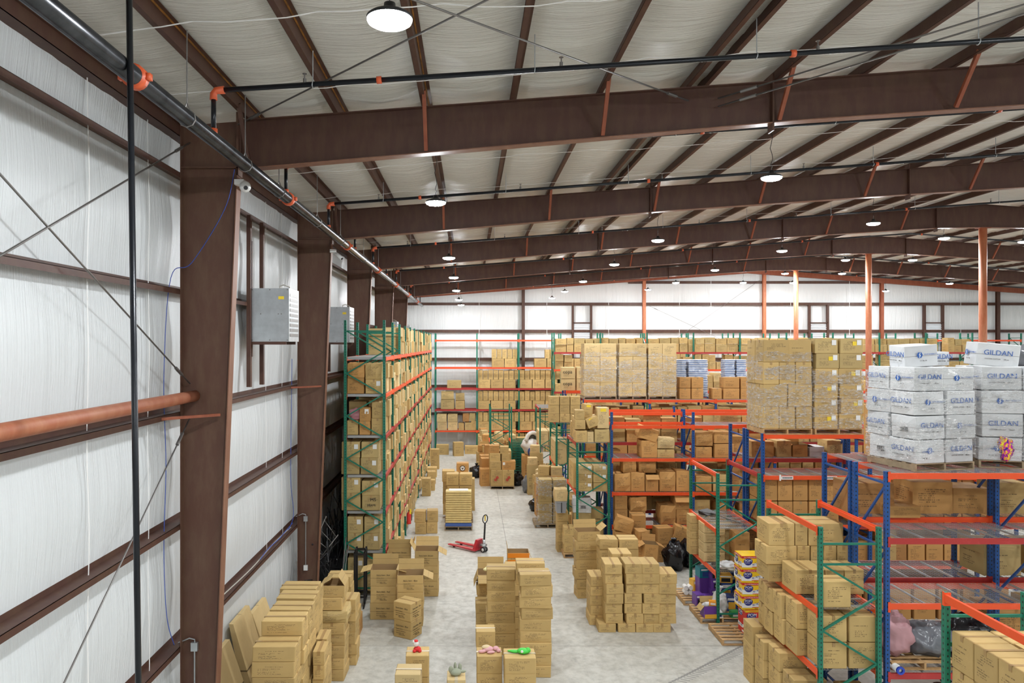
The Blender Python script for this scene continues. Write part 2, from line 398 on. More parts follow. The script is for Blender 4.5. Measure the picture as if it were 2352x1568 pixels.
rod((3.75, 11.2, zr(3.75)-.24), (10.6, 3.8, zr(10.6)-.3), 'lower one of two roof brace rods spreading from the first rafter splice')
rod((11.9, YB-.3, 9.5), (19.2, YB-.3, 6.1), 'thin brace rod falling across the end wall between orange columns', .01)
rod((11.9, YB-.34, 6.1), (19.2, YB-.34, 11.2), 'thin brace rod climbing across the end wall between orange columns', .01)
# ------------------------------------------------------------------ sprinklers
MX, MZ = -3.1, 9.44
def main_pipe():
    o = empty('sprinkler_main', (MX, 0, MZ), 0, 'large grey steel sprinkler main hung along the side wall eave', 'pipe')
    b = MB(); b.tube([(0, YF+.2, 0), (0, 47.6, 0)], .088, 20); b.build('pipe', M['dark_pipe'], o, True)
    Y = 6.85
    for Y in (6.85, 12.6, 18.6, 24.7, 30.8, 36.9, 43.0):
        b = MB(); b.tube([(0, Y-.05, 0), (0, Y+.05, 0)], .112, 18); b.box(-.15, -.10, Y-.03, Y+.03, -.03, .03); b.box(.10, .15, Y-.03, Y+.03, -.03, .03)
        b.build('coupling', M['coupling'], o, True)
    for Y in (4.6, 8.1, 10.2, 12.0, 15.0, 17.7, 21.5, 25, 29, 33, 37, 41):
        b = MB(); pts = [(0, Y, .17)]
        for k in range(9):
            t = PI/2+.35+k*(2*PI-.7)/8; pts.append((.095*math.cos(t), Y, .095*math.sin(t)))
        pts.append((0, Y, .17)); b.tube(pts, .008, 6); b.tube([(0, Y, .17), (0, Y, topz(MX)-MZ)], .007, 6); b.build('hanger', M['rod'], o)
main_pipe()
BRY = [8.94, 12.45, 16.2, 19.9, 23.6, 27.4, 31.0, 34.9, 38.6, 42.5, 45.8]
def branch(Y, n):
    o = empty('sprinkler_branch', (MX, Y, MZ), 0, f'black sprinkler branch pipe crossing under the roof, {NTH[n]} one going back', 'pipe')
    z0 = 10.03-MZ; xe = 2*XRIDGE-MX-2
    def zb(x): X = x+MX; return z0+(SL if n else .064)*((X if X < XRIDGE else 2*XRIDGE-X)-MX)
    xm = XRIDGE-MX
    b = MB(); b.tube([(.12, 0, zb(.12)), (xm, 0, zb(xm)), (xe, 0, zb(xe))], .031, 10); b.build('pipe', M['black_pipe'], o, True)
    b = MB(); b.tube([(0, 0, .10), (0, 0, z0-.08)], .030, 10); b.build('riser', M['black_pipe'], o, True)
    b = MB(); b.tube([(0,0,z0-.11), (0,0,z0-.04), (.03,0,z0), (.13,0,zb(.13))], [.046,.042,.042,.048], 12); b.build('elbow', M['coupling'], o, True)
    b = MB(); b.tube([(0,0,.05), (0,0,.13)], .047, 12); b.build('tee', M['coupling'], o, True)
    for X in range(2, 34, 5):
        b = MB(); b.tube([(X-.03, 0, zb(X-.03)), (X+.03, 0, zb(X+.03))], .045, 12); b.build('coupling', M['coupling'], o, True)
    if Y < 30:
        for X in [1.1+3.1*k for k in range(8)]:
            z = zb(X)+.03; b = MB(); b.tube([(X,0,z-.01),(X,0,z+.045)], .02, 8); b.tube([(X,0,z+.04),(X,0,z+.1)], .008, 6); b.lathe([(.0,z+.105),(.028,z+.105),(.028,z+.1),(0,z+.1)], (X,0,0), 10); b.build('sprinkler_head', M['rod'], o)
        for X in [1.2+2.68*k for k in range(9)]:
            z = zb(X); b = MB(); pts = [(X+.005*math.cos(k*PI/4), .038*math.sin(k*PI/4), z+.038*math.cos(k*PI/4)) for k in range(9)]
            b.tube(pts, .006, 5); b.tube([(X,0,z+.04),(X,0,topz(X+MX)-MZ+.02)], .006, 6); b.build('hanger', M['galv'], o)
for n, Y in enumerate(BRY): branch(Y, n)
b = MB(); b.tube([(-3.0, 6.5, 10.35), (-2.86, 6.5, .02)], .027, 12)
tag(b.build('drain_pipe', M['black_pipe'], None, True), 'slim black vertical pipe standing clear in front of the side wall', 'pipe')
# white insulation straps
def straps():
    n = 0
    for y in (3.2, 5.15, 6.95, 8.75, 10.4, 12.9, 13.55, 16.4, 17.8):
        b = MB()
        pts = [(-4.52+.01*math.sin(z*3), y+.012*math.sin(z*1.3+y), z) for z in [0.02+.343*k for k in range(31)]]
        for a, c in zip(pts, pts[1:]): b.bar(a, c, .022, .003, (1,0,0))
        for z in GIRTZ: pass
        tag(b.build('insulation_strap', M['strap']), f'thin white strap hanging down the white side wall, {NTH[n]} along it', 'strap', 'white straps on the side wall'); n += 1
    for i, y in enumerate((7.95, 10.0, 14.6, 17.2, 21.9, 24.6)):
        b = MB(); xs = [-4.3+.335*k for k in range(60)]
        pts = [(x, y+.10*math.sin(x*.9+i*2)+.04*math.sin(x*2.3), topz(x)-.008-(0 if k % 4 == 0 else .03)) for k, x in enumerate(xs)]
        for a, c in zip(pts, pts[1:]): b.bar(a, c, .024, .003)
        tag(b.build('insulation_strap', M['strap']), f'thin white strap strung across the roof purlins, {NTH[i]} going back', 'strap', 'white straps under the roof')
    for i, x in enumerate((.6, 5.1, 9.2, 13.9, 16.0, 21.3, 25.2, 32.6)):
        b = MB(); b.box(x-.012, x+.012, YB-.262, YB-.258, .02, topz(x)-.3)
        tag(b.build('insulation_strap', M['strap']), f'thin white strap hanging down the end wall, {NTH[i]} from the sprinkler main corner', 'strap', 'white straps on the end wall')
straps()
# ------------------------------------------------------------------ wall heaters
def heater(Y, label):
    o = empty('wall_heater', (-4.36, Y, 7.02), 0, label, 'heater')
    b = MB(); b.box(0, .76, 0, .84, 0, 1.06); b.build('cabinet', M['galv'], o)
    b = MB()
    for k in range(9): b.box(.762, .768, .07, .77, .10+k*.1, .16+k*.1)
    b.build('grille', M['rod'], o)
    b = MB()
    for x, z in ((.03,.03),(.73,.03),(.03,1.03),(.73,1.03),(.38,.03),(.38,1.03),(.2,.3),(.2,.75),(.55,.5),(.6,.5),(.66,.5)): b.lathe([(.014,0),(.010,.006),(0,.007)], (0,0,0), 8); 
    bb = MB()
    for x, z in ((.03,.03),(.73,.03),(.03,1.03),(.73,1.03),(.38,.03),(.38,1.03),(.2,.55),(.55,.55),(.61,.55)): bb.box(x-.01, x+.01, -.006, 0, z-.01, z+.01)
    bb.build('bolt', M['rod'], o)
    b = MB(); b.box(.55, .66, -.003, 0, .84, .90); b.build('warning_sticker', M['yellow'], o)
    b = MB(); b.tube([(.5,.3,1.06),(.5,.3,1.12),(.58,.3,1.15),(.7,.3,1.1),(.7,.3,1.0)], .012, 6); b.build('hose', M['grey_cable'], o)
    b = MB(); b.box(-.06, .02, -.02, .08, -.30, 1.8+.2); b.box(-.06, .02, .82, .92, -.9, 2.5); b.box(-.06,.02,-.08,.02,-.9,2.5); b.build('jamb', M['brown'], o)
    b = MB(); b.box(-.02, .7, .0, .05, -.06, 0); b.box(-.02, .7, .79, .84, -.06, 0); b.build('bracket', M['brown'], o)
heater(14.7, 'grey sheet metal heater box on the side wall behind the first column')
heater(22.1, 'grey sheet metal heater box on the side wall behind the second column')
heater(36.4, 'grey sheet metal heater box on the side wall above the green rack row')
heater(44.0, 'grey sheet metal heater box on the side wall, last before the end wall')
def camera_unit(X, Y, Z, label, bullet):
    o = empty('security_camera', (X, Y, Z), 0, label, 'camera')
    b = MB(); b.box(-.02, .12, -.07, .07, -.03, .05); b.build('mount', M['white_p'], o)
    b = MB()
    if bullet: b.tube([(.1,-.03,-.05),(.3,-.16,-.2)], .045, 12)
    else: b.blob((.14,-.05,-.06), .085, 1, 0.0)
    b.build('housing', M['white_p'], o, True)
    b = MB(); b.tube([(.3,-.16,-.2),(.305,-.163,-.205)] if bullet else [(.17,-.12,-.09),(.175,-.135,-.095)], .032, 10); b.build('lens', M['black_p'], o)
camera_unit(-3.53, 11.2, 9.4, 'white dome camera on the first column below the rafter', False)
camera_unit(-3.53, 18.8, 9.32, 'white bullet camera on the second column below the rafter', True)
def switch_box(X, Y, Z, label):
    o = empty('switch_box', (X, Y, Z), 0, label, 'switch')
    b = MB(); b.box(-.05, .05, -.05, 0, 0, .13); b.build('box_body', M['galv'], o)
    b = MB(); b.tube([(0,-.02,.0),(0,-.02,-1.15)], .012, 8); b.tube([(0,-.02,.13),(0,-.02,.17),(-.08,-.02,.19),(-.25,-.02,.12)], .01, 6); b.build('conduit', M['galv'], o)
    b = MB(); b.box(-.05, .05, -.05, 0, -1.25, -1.12); b.build('outlet', M['white_p'], o)
switch_box(-4.2, 11.3, 2.3, 'small grey switch box and conduit on the first wall column')
switch_box(-4.2, 18.92, 2.45, 'small grey switch box and conduit on the second wall column')
def cable(pts, r, mat, label, n=8):
    P0 = [Vector(p) for p in pts]; out = []
    for i in range(len(P0)-1):
        p0, p1, p2, p3 = P0[max(i-1,0)], P0[i], P0[i+1], P0[min(i+2,len(P0)-1)]
        for k in range(n):
            t = k/n; out.append(.5*((2*p1)+(p2-p0)*t+(2*p0-5*p1+4*p2-p3)*t*t+(3*p1-p0-3*p2+p3)*t**3))
    out.append(P0[-1]); b = MB(); b.tube(out, r, 6)
    return tag(b.build('cable', mat, None, True), label, 'cable')
cable([(-3.55, 11.15, 9.6), (-3.7, 11.15, 9.0), (-4.2, 11.17, 8.2), (-4.45, 11.0, 7.95), (-4.47, 10.8, 6.5), (-4.46, 10.85, 5.2), (-4.47, 10.8, 4.0), (-4.45, 10.85, 3.0), (-4.4, 11.0, 2.5)], .006, M['blue_cable'], 'blue network cable running down the white wall at the first column')
cable([(-4.48, 18.6, 6.6), (-4.47, 18.5, 5.2), (-4.46, 18.4, 3.6), (-4.44, 18.6, 2.7), (-4.42, 18.0, 2.45)], .007, M['blue_cable'], 'blue network cable hanging on the white wall at the second column')
cable([(-4.46, 18.4, 2.42), (-4.5, 17.0, 2.41), (-4.44, 15.0, 2.42), (-4.5, 13.0, 2.41), (-4.45, 11.7, 2.42)], .012, M['grey_cable'], 'bundle of grey cables lying along the lowest wall girt')
cable([(-4.44, 18.5, 2.5), (-4.47, 17.8, 2.44), (-4.43, 17.2, 2.46), (-4.48, 16.4, 2.43), (-4.43, 15.6, 2.43)], .009, M['blue_cable'], 'loose blue cable resting on the lowest wall girt')
# ------------------------------------------------------------------ high bay lights
def light_meshes():
    b = MB(); b.lathe([(.0,.13),(.045,.13),(.05,.085),(.09,.065),(.16,.04),(.185,.02),(.185,.0),(.178,.0)], n=24); h = b.mesh('light_housing', M['black_p'], True)
    b = MB(); b.lathe([(.180,.0),(.172,-.022),(.135,-.042),(.07,-.054),(0,-.058)], n=24); l = b.mesh('light_lens', M['lens'], True)
    b = MB(); b.tube([(0,0,.13),(0,0,.17),(.012,0,.2),(0,0,.23)], .006, 6); k = b.mesh('light_hook', M['rod'])
    return h, l, k
LH, LL, LK = light_meshes()
def high_bay(X, Y, Z, label):
    o = empty('high_bay_light', (X, Y, Z), 0, label, 'light', 'round high bay lights')
    link('housing', LH, o); link('lens', LL, o); link('hook', LK, o)
    zt = topz(X)-Z; b = MB(); n = 8
    b.tube([(.02*math.sin(k*1.7+X), .02*math.cos(k*2.1+Y)*(0 < k < n), .23+(zt-.23)*k/n) for k in range(n+1)], .006, 5); b.build('cord', M['black_p'], o)
LY = [5.9, 13.4, 22.2, 28.9, 35.6, 42.0, 46.2]
def lit(u, v, Y, label): p = P(u, v, Y); high_bay(p.x, p.y, p.z, label)
for i, (u, v) in enumerate([(895,45),(1001,465),(1031,592),(1042,637),(1048,667),(1054,688),(1059,700)]):
    lit(u, v, LY[i], f'{NTH[i]} round lamp going back in the row above the aisle by the sprinkler main')
for i, (u, v) in enumerate([(1772,408),(1511,552),(1411,607),(1339,646),(1297,669),(1268,684)]):
    lit(u, v, LY[i+1], f'{NTH[i]} round lamp going back in the row above the racks with brown pallets')
for i, (u, v, Y) in enumerate([(2006,513,21.9),(1796,576,28.4),(1642,620,36),(1552,649,42.6),(1488,665,46.2)]):
    lit(u, v, Y, f'{NTH[i]} round lamp going back in the row midway up the roof slope')
for i, (u, v, Y) in enumerate([(2168,547,28),(1942,597,35),(1803,628,41.6),(1707,649,46.2)]):
    lit(u, v, Y, f'{NTH[i]} round lamp going back in the row just short of the ridge')
for i, (u, v, Y) in enumerate([(2351,555,28.5),(2096,597,35),(1934,628,41.6),(1821,649,46.2)]):
    lit(u, v, Y, f'{NTH[i]} round lamp going back in the row just past the ridge')
for i, (u, v, Y) in enumerate([(2181,651,43.5),(2034,668,46.4)]):
    lit(u, v, Y, f'{["nearer","further"][i]} round lamp hanging over the far roof slope')
k = 0
for X, ys in ((-.65, (-1.5,)), (5.6, (5.9, -1.5)), (12., (13.5, 5.9, -1.5)), (18., (13.5, 5.9, -1.5)), (24., (13.5, 21, 5.9)), (31., (28, 35, 20, 10)), (37., (28, 40, 15))):  # added lamps, all out of view, there to light the hall
    for Y in ys:
        high_bay(X, Y, 9.5 if X < 3 else 10.2, f'round lamp of the hall hanging out of view, {NTH[k]}' if k < 20 else f'round lamp of the hall hanging out of view, {NTH[k-20]} again'); k += 1
# ------------------------------------------------------------------ cardboard
def cardboard(name, col, top=False, ink=(.07, .045, .03), lines=15., dens=.5):
    m, nt, b = new_mat(name); g = NT(nt)
    uv = g.n('ShaderNodeUVMap'); sep = g.n('ShaderNodeSeparateXYZ'); g.l(uv.outputs[0], sep.inputs[0])
    oi = g.n('ShaderNodeObjectInfo'); geo = g.n('ShaderNodeNewGeometry')
    rnd = g.m('FRACT', g.m('ADD', oi.outputs['Random'], geo.outputs['Random Per Island']))
    c1 = g.mix(rnd, tuple(c*.86 for c in col), tuple(c*1.10 for c in col))
    blot = g.ramp(g.noise(geo.outputs['Position'], 2.3, 5, .6), .38, .72)
    c = g.mix(g.m('MULTIPLY', blot, .22), c1, tuple(c*.66 for c in col))
    u, v = sep.outputs[0], sep.outputs[1]
    if top:
        s = g.m('ABSOLUTE', g.m('SUBTRACT', v, .5))
        c = g.mix(g.m('MULTIPLY', g.m('LESS_THAN', s, .008), .75), c, (.05, .03, .015))
        c = g.mix(g.m('MULTIPLY', g.m('LESS_THAN', g.m('ABSOLUTE', g.m('SUBTRACT', u, .5)), .499), 0.0), c, (0, 0, 0))
    else:
        lv = g.m('MULTIPLY', v, lines); li = g.m('FLOOR', lv); lf = g.m('FRACT', lv)
        wn = g.n('ShaderNodeTexWhiteNoise', noise_dimensions='3D'); cmb = g.n('ShaderNodeCombineXYZ')
        g.l(g.m('FLOOR', g.m('MULTIPLY', u, 62)), cmb.inputs[0]); g.l(li, cmb.inputs[1]); g.l(g.m('MULTIPLY', oi.outputs['Random'], 13), cmb.inputs[2]); g.l(cmb.outputs[0], wn.inputs['Vector'])
        wl = g.n('ShaderNodeTexWhiteNoise', noise_dimensions='2D'); cm2 = g.n('ShaderNodeCombineXYZ')
        g.l(li, cm2.inputs[0]); g.l(g.m('FLOOR', g.m('MULTIPLY', rnd, 5)), cm2.inputs[1]); g.l(cm2.outputs[0], wl.inputs['Vector'])
        on = g.m('MULTIPLY', g.m('GREATER_THAN', lf, .30), g.m('LESS_THAN', lf, .78))
        on = g.m('MULTIPLY', on, g.m('GREATER_THAN', wn.outputs[0], 1-dens-.12))
        x0 = g.m('ADD', .14, g.m('MULTIPLY', g.m('GREATER_THAN', v, .66), .16))
        ln = g.m('ADD', .16, g.m('MULTIPLY', wl.outputs[0], .42))
        on = g.m('MULTIPLY', on, g.m('MULTIPLY', g.m('GREATER_THAN', u, x0), g.m('LESS_THAN', u, g.m('ADD', x0, ln))))
        on = g.m('MULTIPLY', on, g.m('MULTIPLY', g.m('GREATER_THAN', v, .18), g.m('LESS_THAN', v, .84)))
        on = g.m('MULTIPLY', on, g.m('GREATER_THAN', wl.outputs[0], .30))
        c = g.mix(g.m('MULTIPLY', on, .60), c, ink)
    g.l(c, b.inputs['Base Color']); b.inputs['Roughness'].default_value = .72; b.inputs['Specular IOR Level'].default_value = .25
    h = g.noise(geo.outputs['Position'], 9, 3, .5); g.l(g.bump(h, .12, .02), b.inputs['Normal'])
    return m
TONES = {'tan': (.57, .395, .162), 'pale': (.66, .49, .24), 'kraft': (.56, .305, .105), 'dark': (.44, .225, .08), 'white': (.64, .65, .66), 'olive': (.53, .39, .17)}
CB = {}
for k, c in TONES.items():
    ink = (.05, .11, .32) if k == 'white' else (.07, .045, .03)
    CB[k] = [cardboard(k+'_cardboard_side', c, False, ink, 15., .5), cardboard(k+'_cardboard_plain', c, True), cardboard(k+'_cardboard_top', c, True)]
M['inside'] = plain('carton_inside', (.36, .235, .11), .8)
M['tape'] = plain('packing_tape', (.40, .255, .105), .3)
M['cleartape'] = plain('pale_packing_tape', (.62, .52, .36), .25)
M['paper'] = plain('white_paper', (.82, .82, .80), .6)
M['ink'] = plain('black_ink', (.03, .025, .02), .6)
def wrapmat():
    m, nt, b = new_mat('stretch_film'); g = NT(nt); out = [x for x in nt.nodes if x.type == 'OUTPUT_MATERIAL'][0]
    geo = g.n('ShaderNodeNewGeometry'); p = geo.outputs['Position']
    def glint(rot, sc):  # whitened folds in the film, standing in for the highlights on them
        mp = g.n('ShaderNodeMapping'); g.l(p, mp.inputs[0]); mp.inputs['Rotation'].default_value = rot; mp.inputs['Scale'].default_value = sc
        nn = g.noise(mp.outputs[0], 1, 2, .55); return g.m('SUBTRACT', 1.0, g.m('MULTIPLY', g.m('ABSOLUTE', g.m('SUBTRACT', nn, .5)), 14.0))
    a = glint((.32, .38, 0), (.8, .8, 7)); c = glint((-.4, -.30, 0), (1.0, 1.0, 9)); fine = g.noise(g.mapped(p, (9, 9, 30)), 1, 5, .7)
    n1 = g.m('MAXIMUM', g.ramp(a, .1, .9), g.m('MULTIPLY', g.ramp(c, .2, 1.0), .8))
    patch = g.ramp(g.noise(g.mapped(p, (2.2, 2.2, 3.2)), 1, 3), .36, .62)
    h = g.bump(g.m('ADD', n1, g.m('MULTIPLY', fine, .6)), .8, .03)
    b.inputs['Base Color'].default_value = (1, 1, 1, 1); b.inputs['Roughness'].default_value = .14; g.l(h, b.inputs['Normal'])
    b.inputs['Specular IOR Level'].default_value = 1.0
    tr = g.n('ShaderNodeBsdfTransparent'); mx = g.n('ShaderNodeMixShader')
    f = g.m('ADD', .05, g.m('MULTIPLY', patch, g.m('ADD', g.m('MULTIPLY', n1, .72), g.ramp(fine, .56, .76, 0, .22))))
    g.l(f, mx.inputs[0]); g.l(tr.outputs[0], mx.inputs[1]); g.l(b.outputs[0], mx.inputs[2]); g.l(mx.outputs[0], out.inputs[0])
    return m
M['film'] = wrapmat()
_cm, _tm = {}, {}
def q(x): return round(x/.02)*.02
def carton_mesh(w, d, h, tone, style, var):
    key = (q(w), q(d), q(h), tone, style, var)
    if key in _cm: return _cm[key]
    w, d, h = key[:3]; n = 5; FR = (0, .024, .35, .65, .976, 1.); rr = random.Random(hash(key[:3])+var*17); b = MB()
    amp = {'closed': .006, 'open': .004, 'dented': .035, 'soft': .012}[style]
    off = {k: rr.uniform(-1, 1) for k in range(40)}
    def disp(p):
        x, y, z = p[0]/w, p[1]/d, p[2]/h
        bx = math.cos(PI*min(1, abs(y)*2)*.5)*math.sin(PI*z); by = math.cos(PI*min(1, abs(x)*2)*.5)*math.sin(PI*z)
        cx, cy, cz = abs(x) > .499, abs(y) > .499, z < .001 or z > .999; sx, sy = (1 if x > 0 else -1), (1 if y > 0 else -1)
        p = list(p)
        if cx and cy: p[0] -= sx*.004; p[1] -= sy*.004
        if cz and cx: p[0] -= sx*.007
        if cz and cy: p[1] -= sy*.007
        if cz and (cx or cy): p[2] += .003 if z < .5 else -.003
        px = p[0]+amp*(1.2+off[1])*bx*(1 if x > 0 else -1)*(abs(x)*2)**2
        py = p[1]+amp*(1.2+off[2])*by*(1 if y > 0 else -1)*(abs(y)*2)**2
        pz = p[2]
        if style == 'dented':
            k = noise.noise((x*2.2+var*3.1, y*2.2, z*2+var)); px += k*.05*w*z; py += noise.noise((x*2+9, y*2+var*2, z*2))*.06*d*z; pz += .11*h*z*noise.noise((x*1.6, y*1.6, var*5.7))
        elif style == 'soft':
            px += .045*w*off[6]*z; py += .04*d*off[7]*z; pz += .05*h*z*noise.noise((x*1.3, y*1.3, var*5.7))
        else:
            px += .012*w*off[3]*z; py += .012*d*off[4]*z
            if style == 'closed': pz -= .006*z*(1-abs(2*y))*(off[5] > 0)
        return (px, py, pz)
    def face(o, a, c, mi, swap=False):
        i0 = len(b.v)
        for i in range(n+1):
            for j in range(n+1):
                b.v.append(disp(tuple(o[k]+a[k]*FR[i]+c[k]*FR[j] for k in range(3))))
        for i in range(n):
            for j in range(n):
                s = i0+i*(n+1)+j; b.f.append((s, s+n+1, s+n+2, s+1))
                uv = [(FR[i], FR[j]), (FR[i+1], FR[j]), (FR[i+1], FR[j+1]), (FR[i], FR[j+1])]
                b.uv.append([(y, x) for x, y in uv] if swap else uv); b.mi.append(mi)
    x, y = w/2, d/2
    face((-x,-y,0), (w,0,0), (0,0,h), 0); face((x,y,0), (-w,0,0), (0,0,h), 0)
    face((x,-y,0), (0,d,0), (0,0,h), 0); face((-x,y,0), (0,-d,0), (0,0,h), 0)
    if style == 'open':
        t = .006; zi = h*.45
        b.hexa([(-x+t,-y+t,zi-.01),(x-t,-y+t,zi-.01),(x-t,y-t,zi-.01),(-x+t,y-t,zi-.01),(-x+t,-y+t,zi),(x-t,-y+t,zi),(x-t,y-t,zi),(-x+t,y-t,zi)], 3)
        for a, c in (((-x+t,-y+t),(x-t,-y+t)),((x-t,-y+t),(x-t,y-t)),((x-t,y-t),(-x+t,y-t)),((-x+t,y-t),(-x+t,-y+t))):
            b.quad([(*a,h*.999),(*c,h*.999),(*c,zi),(*a,zi)], None, 3)
    else:
        face((-x,-y,h), (w,0,0), (0,d,0), 2, d > w)
    face((-x,y,0), (w,0,0), (0,-d,0), 1)
    me = b.mesh('cardboard_box', CB[tone]+[M['inside']])
    # weld the shared edges
    bm = bmesh.new(); bm.from_mesh(me); bmesh.ops.remove_doubles(bm, verts=bm.verts, dist=.0004); bm.to_mesh(me); bm.free()
    _cm[key] = me; return me
def tape_mesh(w, d, h, tone):
    key = (q(w), q(d), q(h), tone)
    if key in _tm: return _tm[key]
    w, d, h = key[:3]; b = MB(); t = .026
    if w >= d:
        b.box(-w/2-.004, w/2+.004, -t, t, h+.0005, h+.003)
        for s in (-1, 1): b.box(*sorted((s*(w/2+.004), s*(w/2+.007))), -t, t, h-.07, h+.003)
    else:
        b.box(-t, t, -d/2-.004, d/2+.004, h+.0005, h+.003)
        for s in (-1, 1): b.box(-t, t, *sorted((s*(d/2+.004), s*(d/2+.010))), h-.07, h+.003)
    me = b.mesh('packing_tape', M[tone]); _tm[key] = me; return me
NBOX = 0; CARTONS = {}
def carton(x, y, z, w, d, h, label, group, tone='tan', style='closed', rz=0., tape=True, sticker=0, name='cardboard_box', cat='box', var=None, flaps=None, tilt=None, tapetone='tape'):
    """one carton: origin at the middle of its underside, front face towards -Y"""
    global NBOX
    NBOX += name == 'cardboard_box'
    me = carton_mesh(w, d, h, tone, style, R.randrange(3) if var is None else var)
    o = link(name, me, None, (x, y, z), rz); tag(o, label, cat, group)
    if tilt: o.rotation_euler = (tilt[0], tilt[1], rz)
    if name == 'cardboard_box': CARTONS[o.name] = (o, w, d, h, tone, rz)
    w, d, h = q(w), q(d), q(h)
    if tape and style == 'closed': link('packing_tape', tape_mesh(w, d, h, tapetone), o)
    if style == 'open':
        fl = flaps or (('b', 75), ('l', -35), ('r', -20))
        for side, deg in fl:
            a = math.radians(deg); L = min(w, d)*.5; b = MB()
            b.box(-(w if side in 'fb' else d)/2, (w if side in 'fb' else d)/2, 0, L, 0, .006)
            f = b.build('flap', [CB[tone][1]], o)
            f.location = {'f': (0,-d/2,h), 'b': (0,d/2,h), 'l': (-w/2,0,h), 'r': (w/2,0,h)}[side]
            f.rotation_euler = Matrix.Rotation({'f': PI, 'b': 0, 'l': PI/2, 'r': -PI/2}[side], 3, 'Z').to_euler() if False else (0,0,0)
            m = Matrix.Rotation({'f': PI, 'b': 0, 'l': PI/2, 'r': -PI/2}[side], 4, 'Z') @ Matrix.Rotation(a, 4, 'X')
            f.rotation_euler = m.to_euler()
    if sticker:
        b = MB(); sx = w*.5-.16 if sticker == 1 else -w*.5+.05
        b.box(sx, sx+.11, -d/2-.012, -d/2-.009, h*.55, h*.55+min(.13, h*.35)); b.build('shipping_label', M['paper'], o)
    return o
# everything past the three hundred that show largest: one object
R2 = random.Random(3)
MASS = {k: MB() for k in TONES}
def mbox(x, y, z, w, d, h, tone='tan', rz=0.):
    b = MASS[tone]; c, s = math.cos(rz), math.sin(rz); pts = []
    w -= .012; d -= .012; h -= .004
    for zz in (0, h):
        for a, e in ((-1,-1),(1,-1),(1,1),(-1,1)):
            lx, ly = a*w/2*(1-.02*(zz > 0)*R2.random()), e*d/2*(1-.02*(zz > 0)*R2.random())
            pts.append((x+lx*c-ly*s, y+lx*s+ly*c, z+zz))
    i = len(b.v); b.v += pts
    for k, (f, mi) in enumerate((((3,2,1,0), 1), ((4,5,6,7), 2), ((0,1,5,4), 0), ((1,2,6,5), 0), ((2,3,7,6), 0), ((3,0,4,7), 0))):
        b.f.append(tuple(i+j for j in f)); b.uv.append([(0,0),(1,0),(1,1),(0,1)] if not (k == 1 and d > w) else [(0,0),(0,1),(1,1),(1,0)]); b.mi.append(mi)
def stack(x, y, w, d, h, n, where, group, tone='tan', z0=0., hidden=0, jit=.02, rz=0., top=None, hs=None, **kw):
    """n cartons one on another; the lowest `hidden` ones show nowhere and go to the mass"""
    z = z0; last = None
    for k in range(n):
        hh = hs[k] if hs else h
        jx, jy, jr = R.uniform(-jit, jit), R.uniform(-jit, jit), R.uniform(-jit, jit)*1.6+rz
        if k < hidden: mbox(x+jx, y+jy, z, w, d, hh, tone, jr)
        else:
            nm = 'top' if k == n-1 else ORD[k]
            lab = f'{nm} carton {"of" if nm in ("top","bottom") else "up in"} {where}'
            kk = dict(kw)
            if k == n-1 and top: kk.update(top)
            last = carton(x+jx, y+jy, z, w, d, hh, lab, group, tone, rz=jr, **kk)
        z += q(hh)
    return z, last
# ------------------------------------------------------------------ lettering
_tx = {}
def text(s, size, mat, parent, loc, rot=(PI/2, 0, 0), name='lettering', align='LEFT', ext=.001, shear=0., wx=1.):
    key = (s, round(size, 3), mat.name, align, round(shear, 2), round(wx, 2))
    if key not in _tx:
        cu = bpy.data.curves.new('lettering', 'FONT'); cu.body = s; cu.size = size; cu.extrude = ext; cu.align_x = align; cu.shear = shear; cu.resolution_u = 3
        t = bpy.data.objects.new('lettering_source', cu); C.objects.link(t); dg = bpy.context.evaluated_depsgraph_get()
        me = bpy.data.meshes.new_from_object(t.evaluated_get(dg)); bpy.data.objects.remove(t); bpy.data.curves.remove(cu)
        if wx != 1.:
            for v in me.vertices: v.co.x *= wx
        me.materials.clear(); me.materials.append(mat); me.name = name; _tx[key] = me
    o = link(name, _tx[key], parent, loc); o.rotation_euler = rot; return o
# ------------------------------------------------------------------ pallet racks
_rk = {}
def once(key, fn):
    if key not in _rk: _rk[key] = fn()
    return _rk[key]
def post_mesh(h, col):
    def f():
        b = MB(); w, t, d = .08, .003, .07
        for z0, z1 in ((.006, h),):
            v = (z1-z0)
            def pl(pts): b.quad(pts, [(0, 0), (1, 0), (1, v), (0, v)])
            pl([(-w/2,-d/2,z0),(w/2,-d/2,z0),(w/2,-d/2,z1),(-w/2,-d/2,z1)]); pl([(w/2,d/2,z0),(-w/2,d/2,z0),(-w/2,d/2,z1),(w/2,d/2,z1)])
            pl([(w/2,-d/2,z0),(w/2,d/2,z0),(w/2,d/2,z1),(w/2,-d/2,z1)]); pl([(-w/2,d/2,z0),(-w/2,-d/2,z0),(-w/2,-d/2,z1),(-w/2,d/2,z1)])
            b.quad([(-w/2,-d/2,z1),(w/2,-d/2,z1),(w/2,d/2,z1),(-w/2,d/2,z1)], [(0,0)]*4)
        i = len(b.v); b.box(-.06, .06, -.055, .055, 0, .006)
        for k in range(6): b.uv[-1-k] = [(0, 0)]*4
        return b.mesh('post', M[col])
    return once(('post', round(h, 2), col), f)
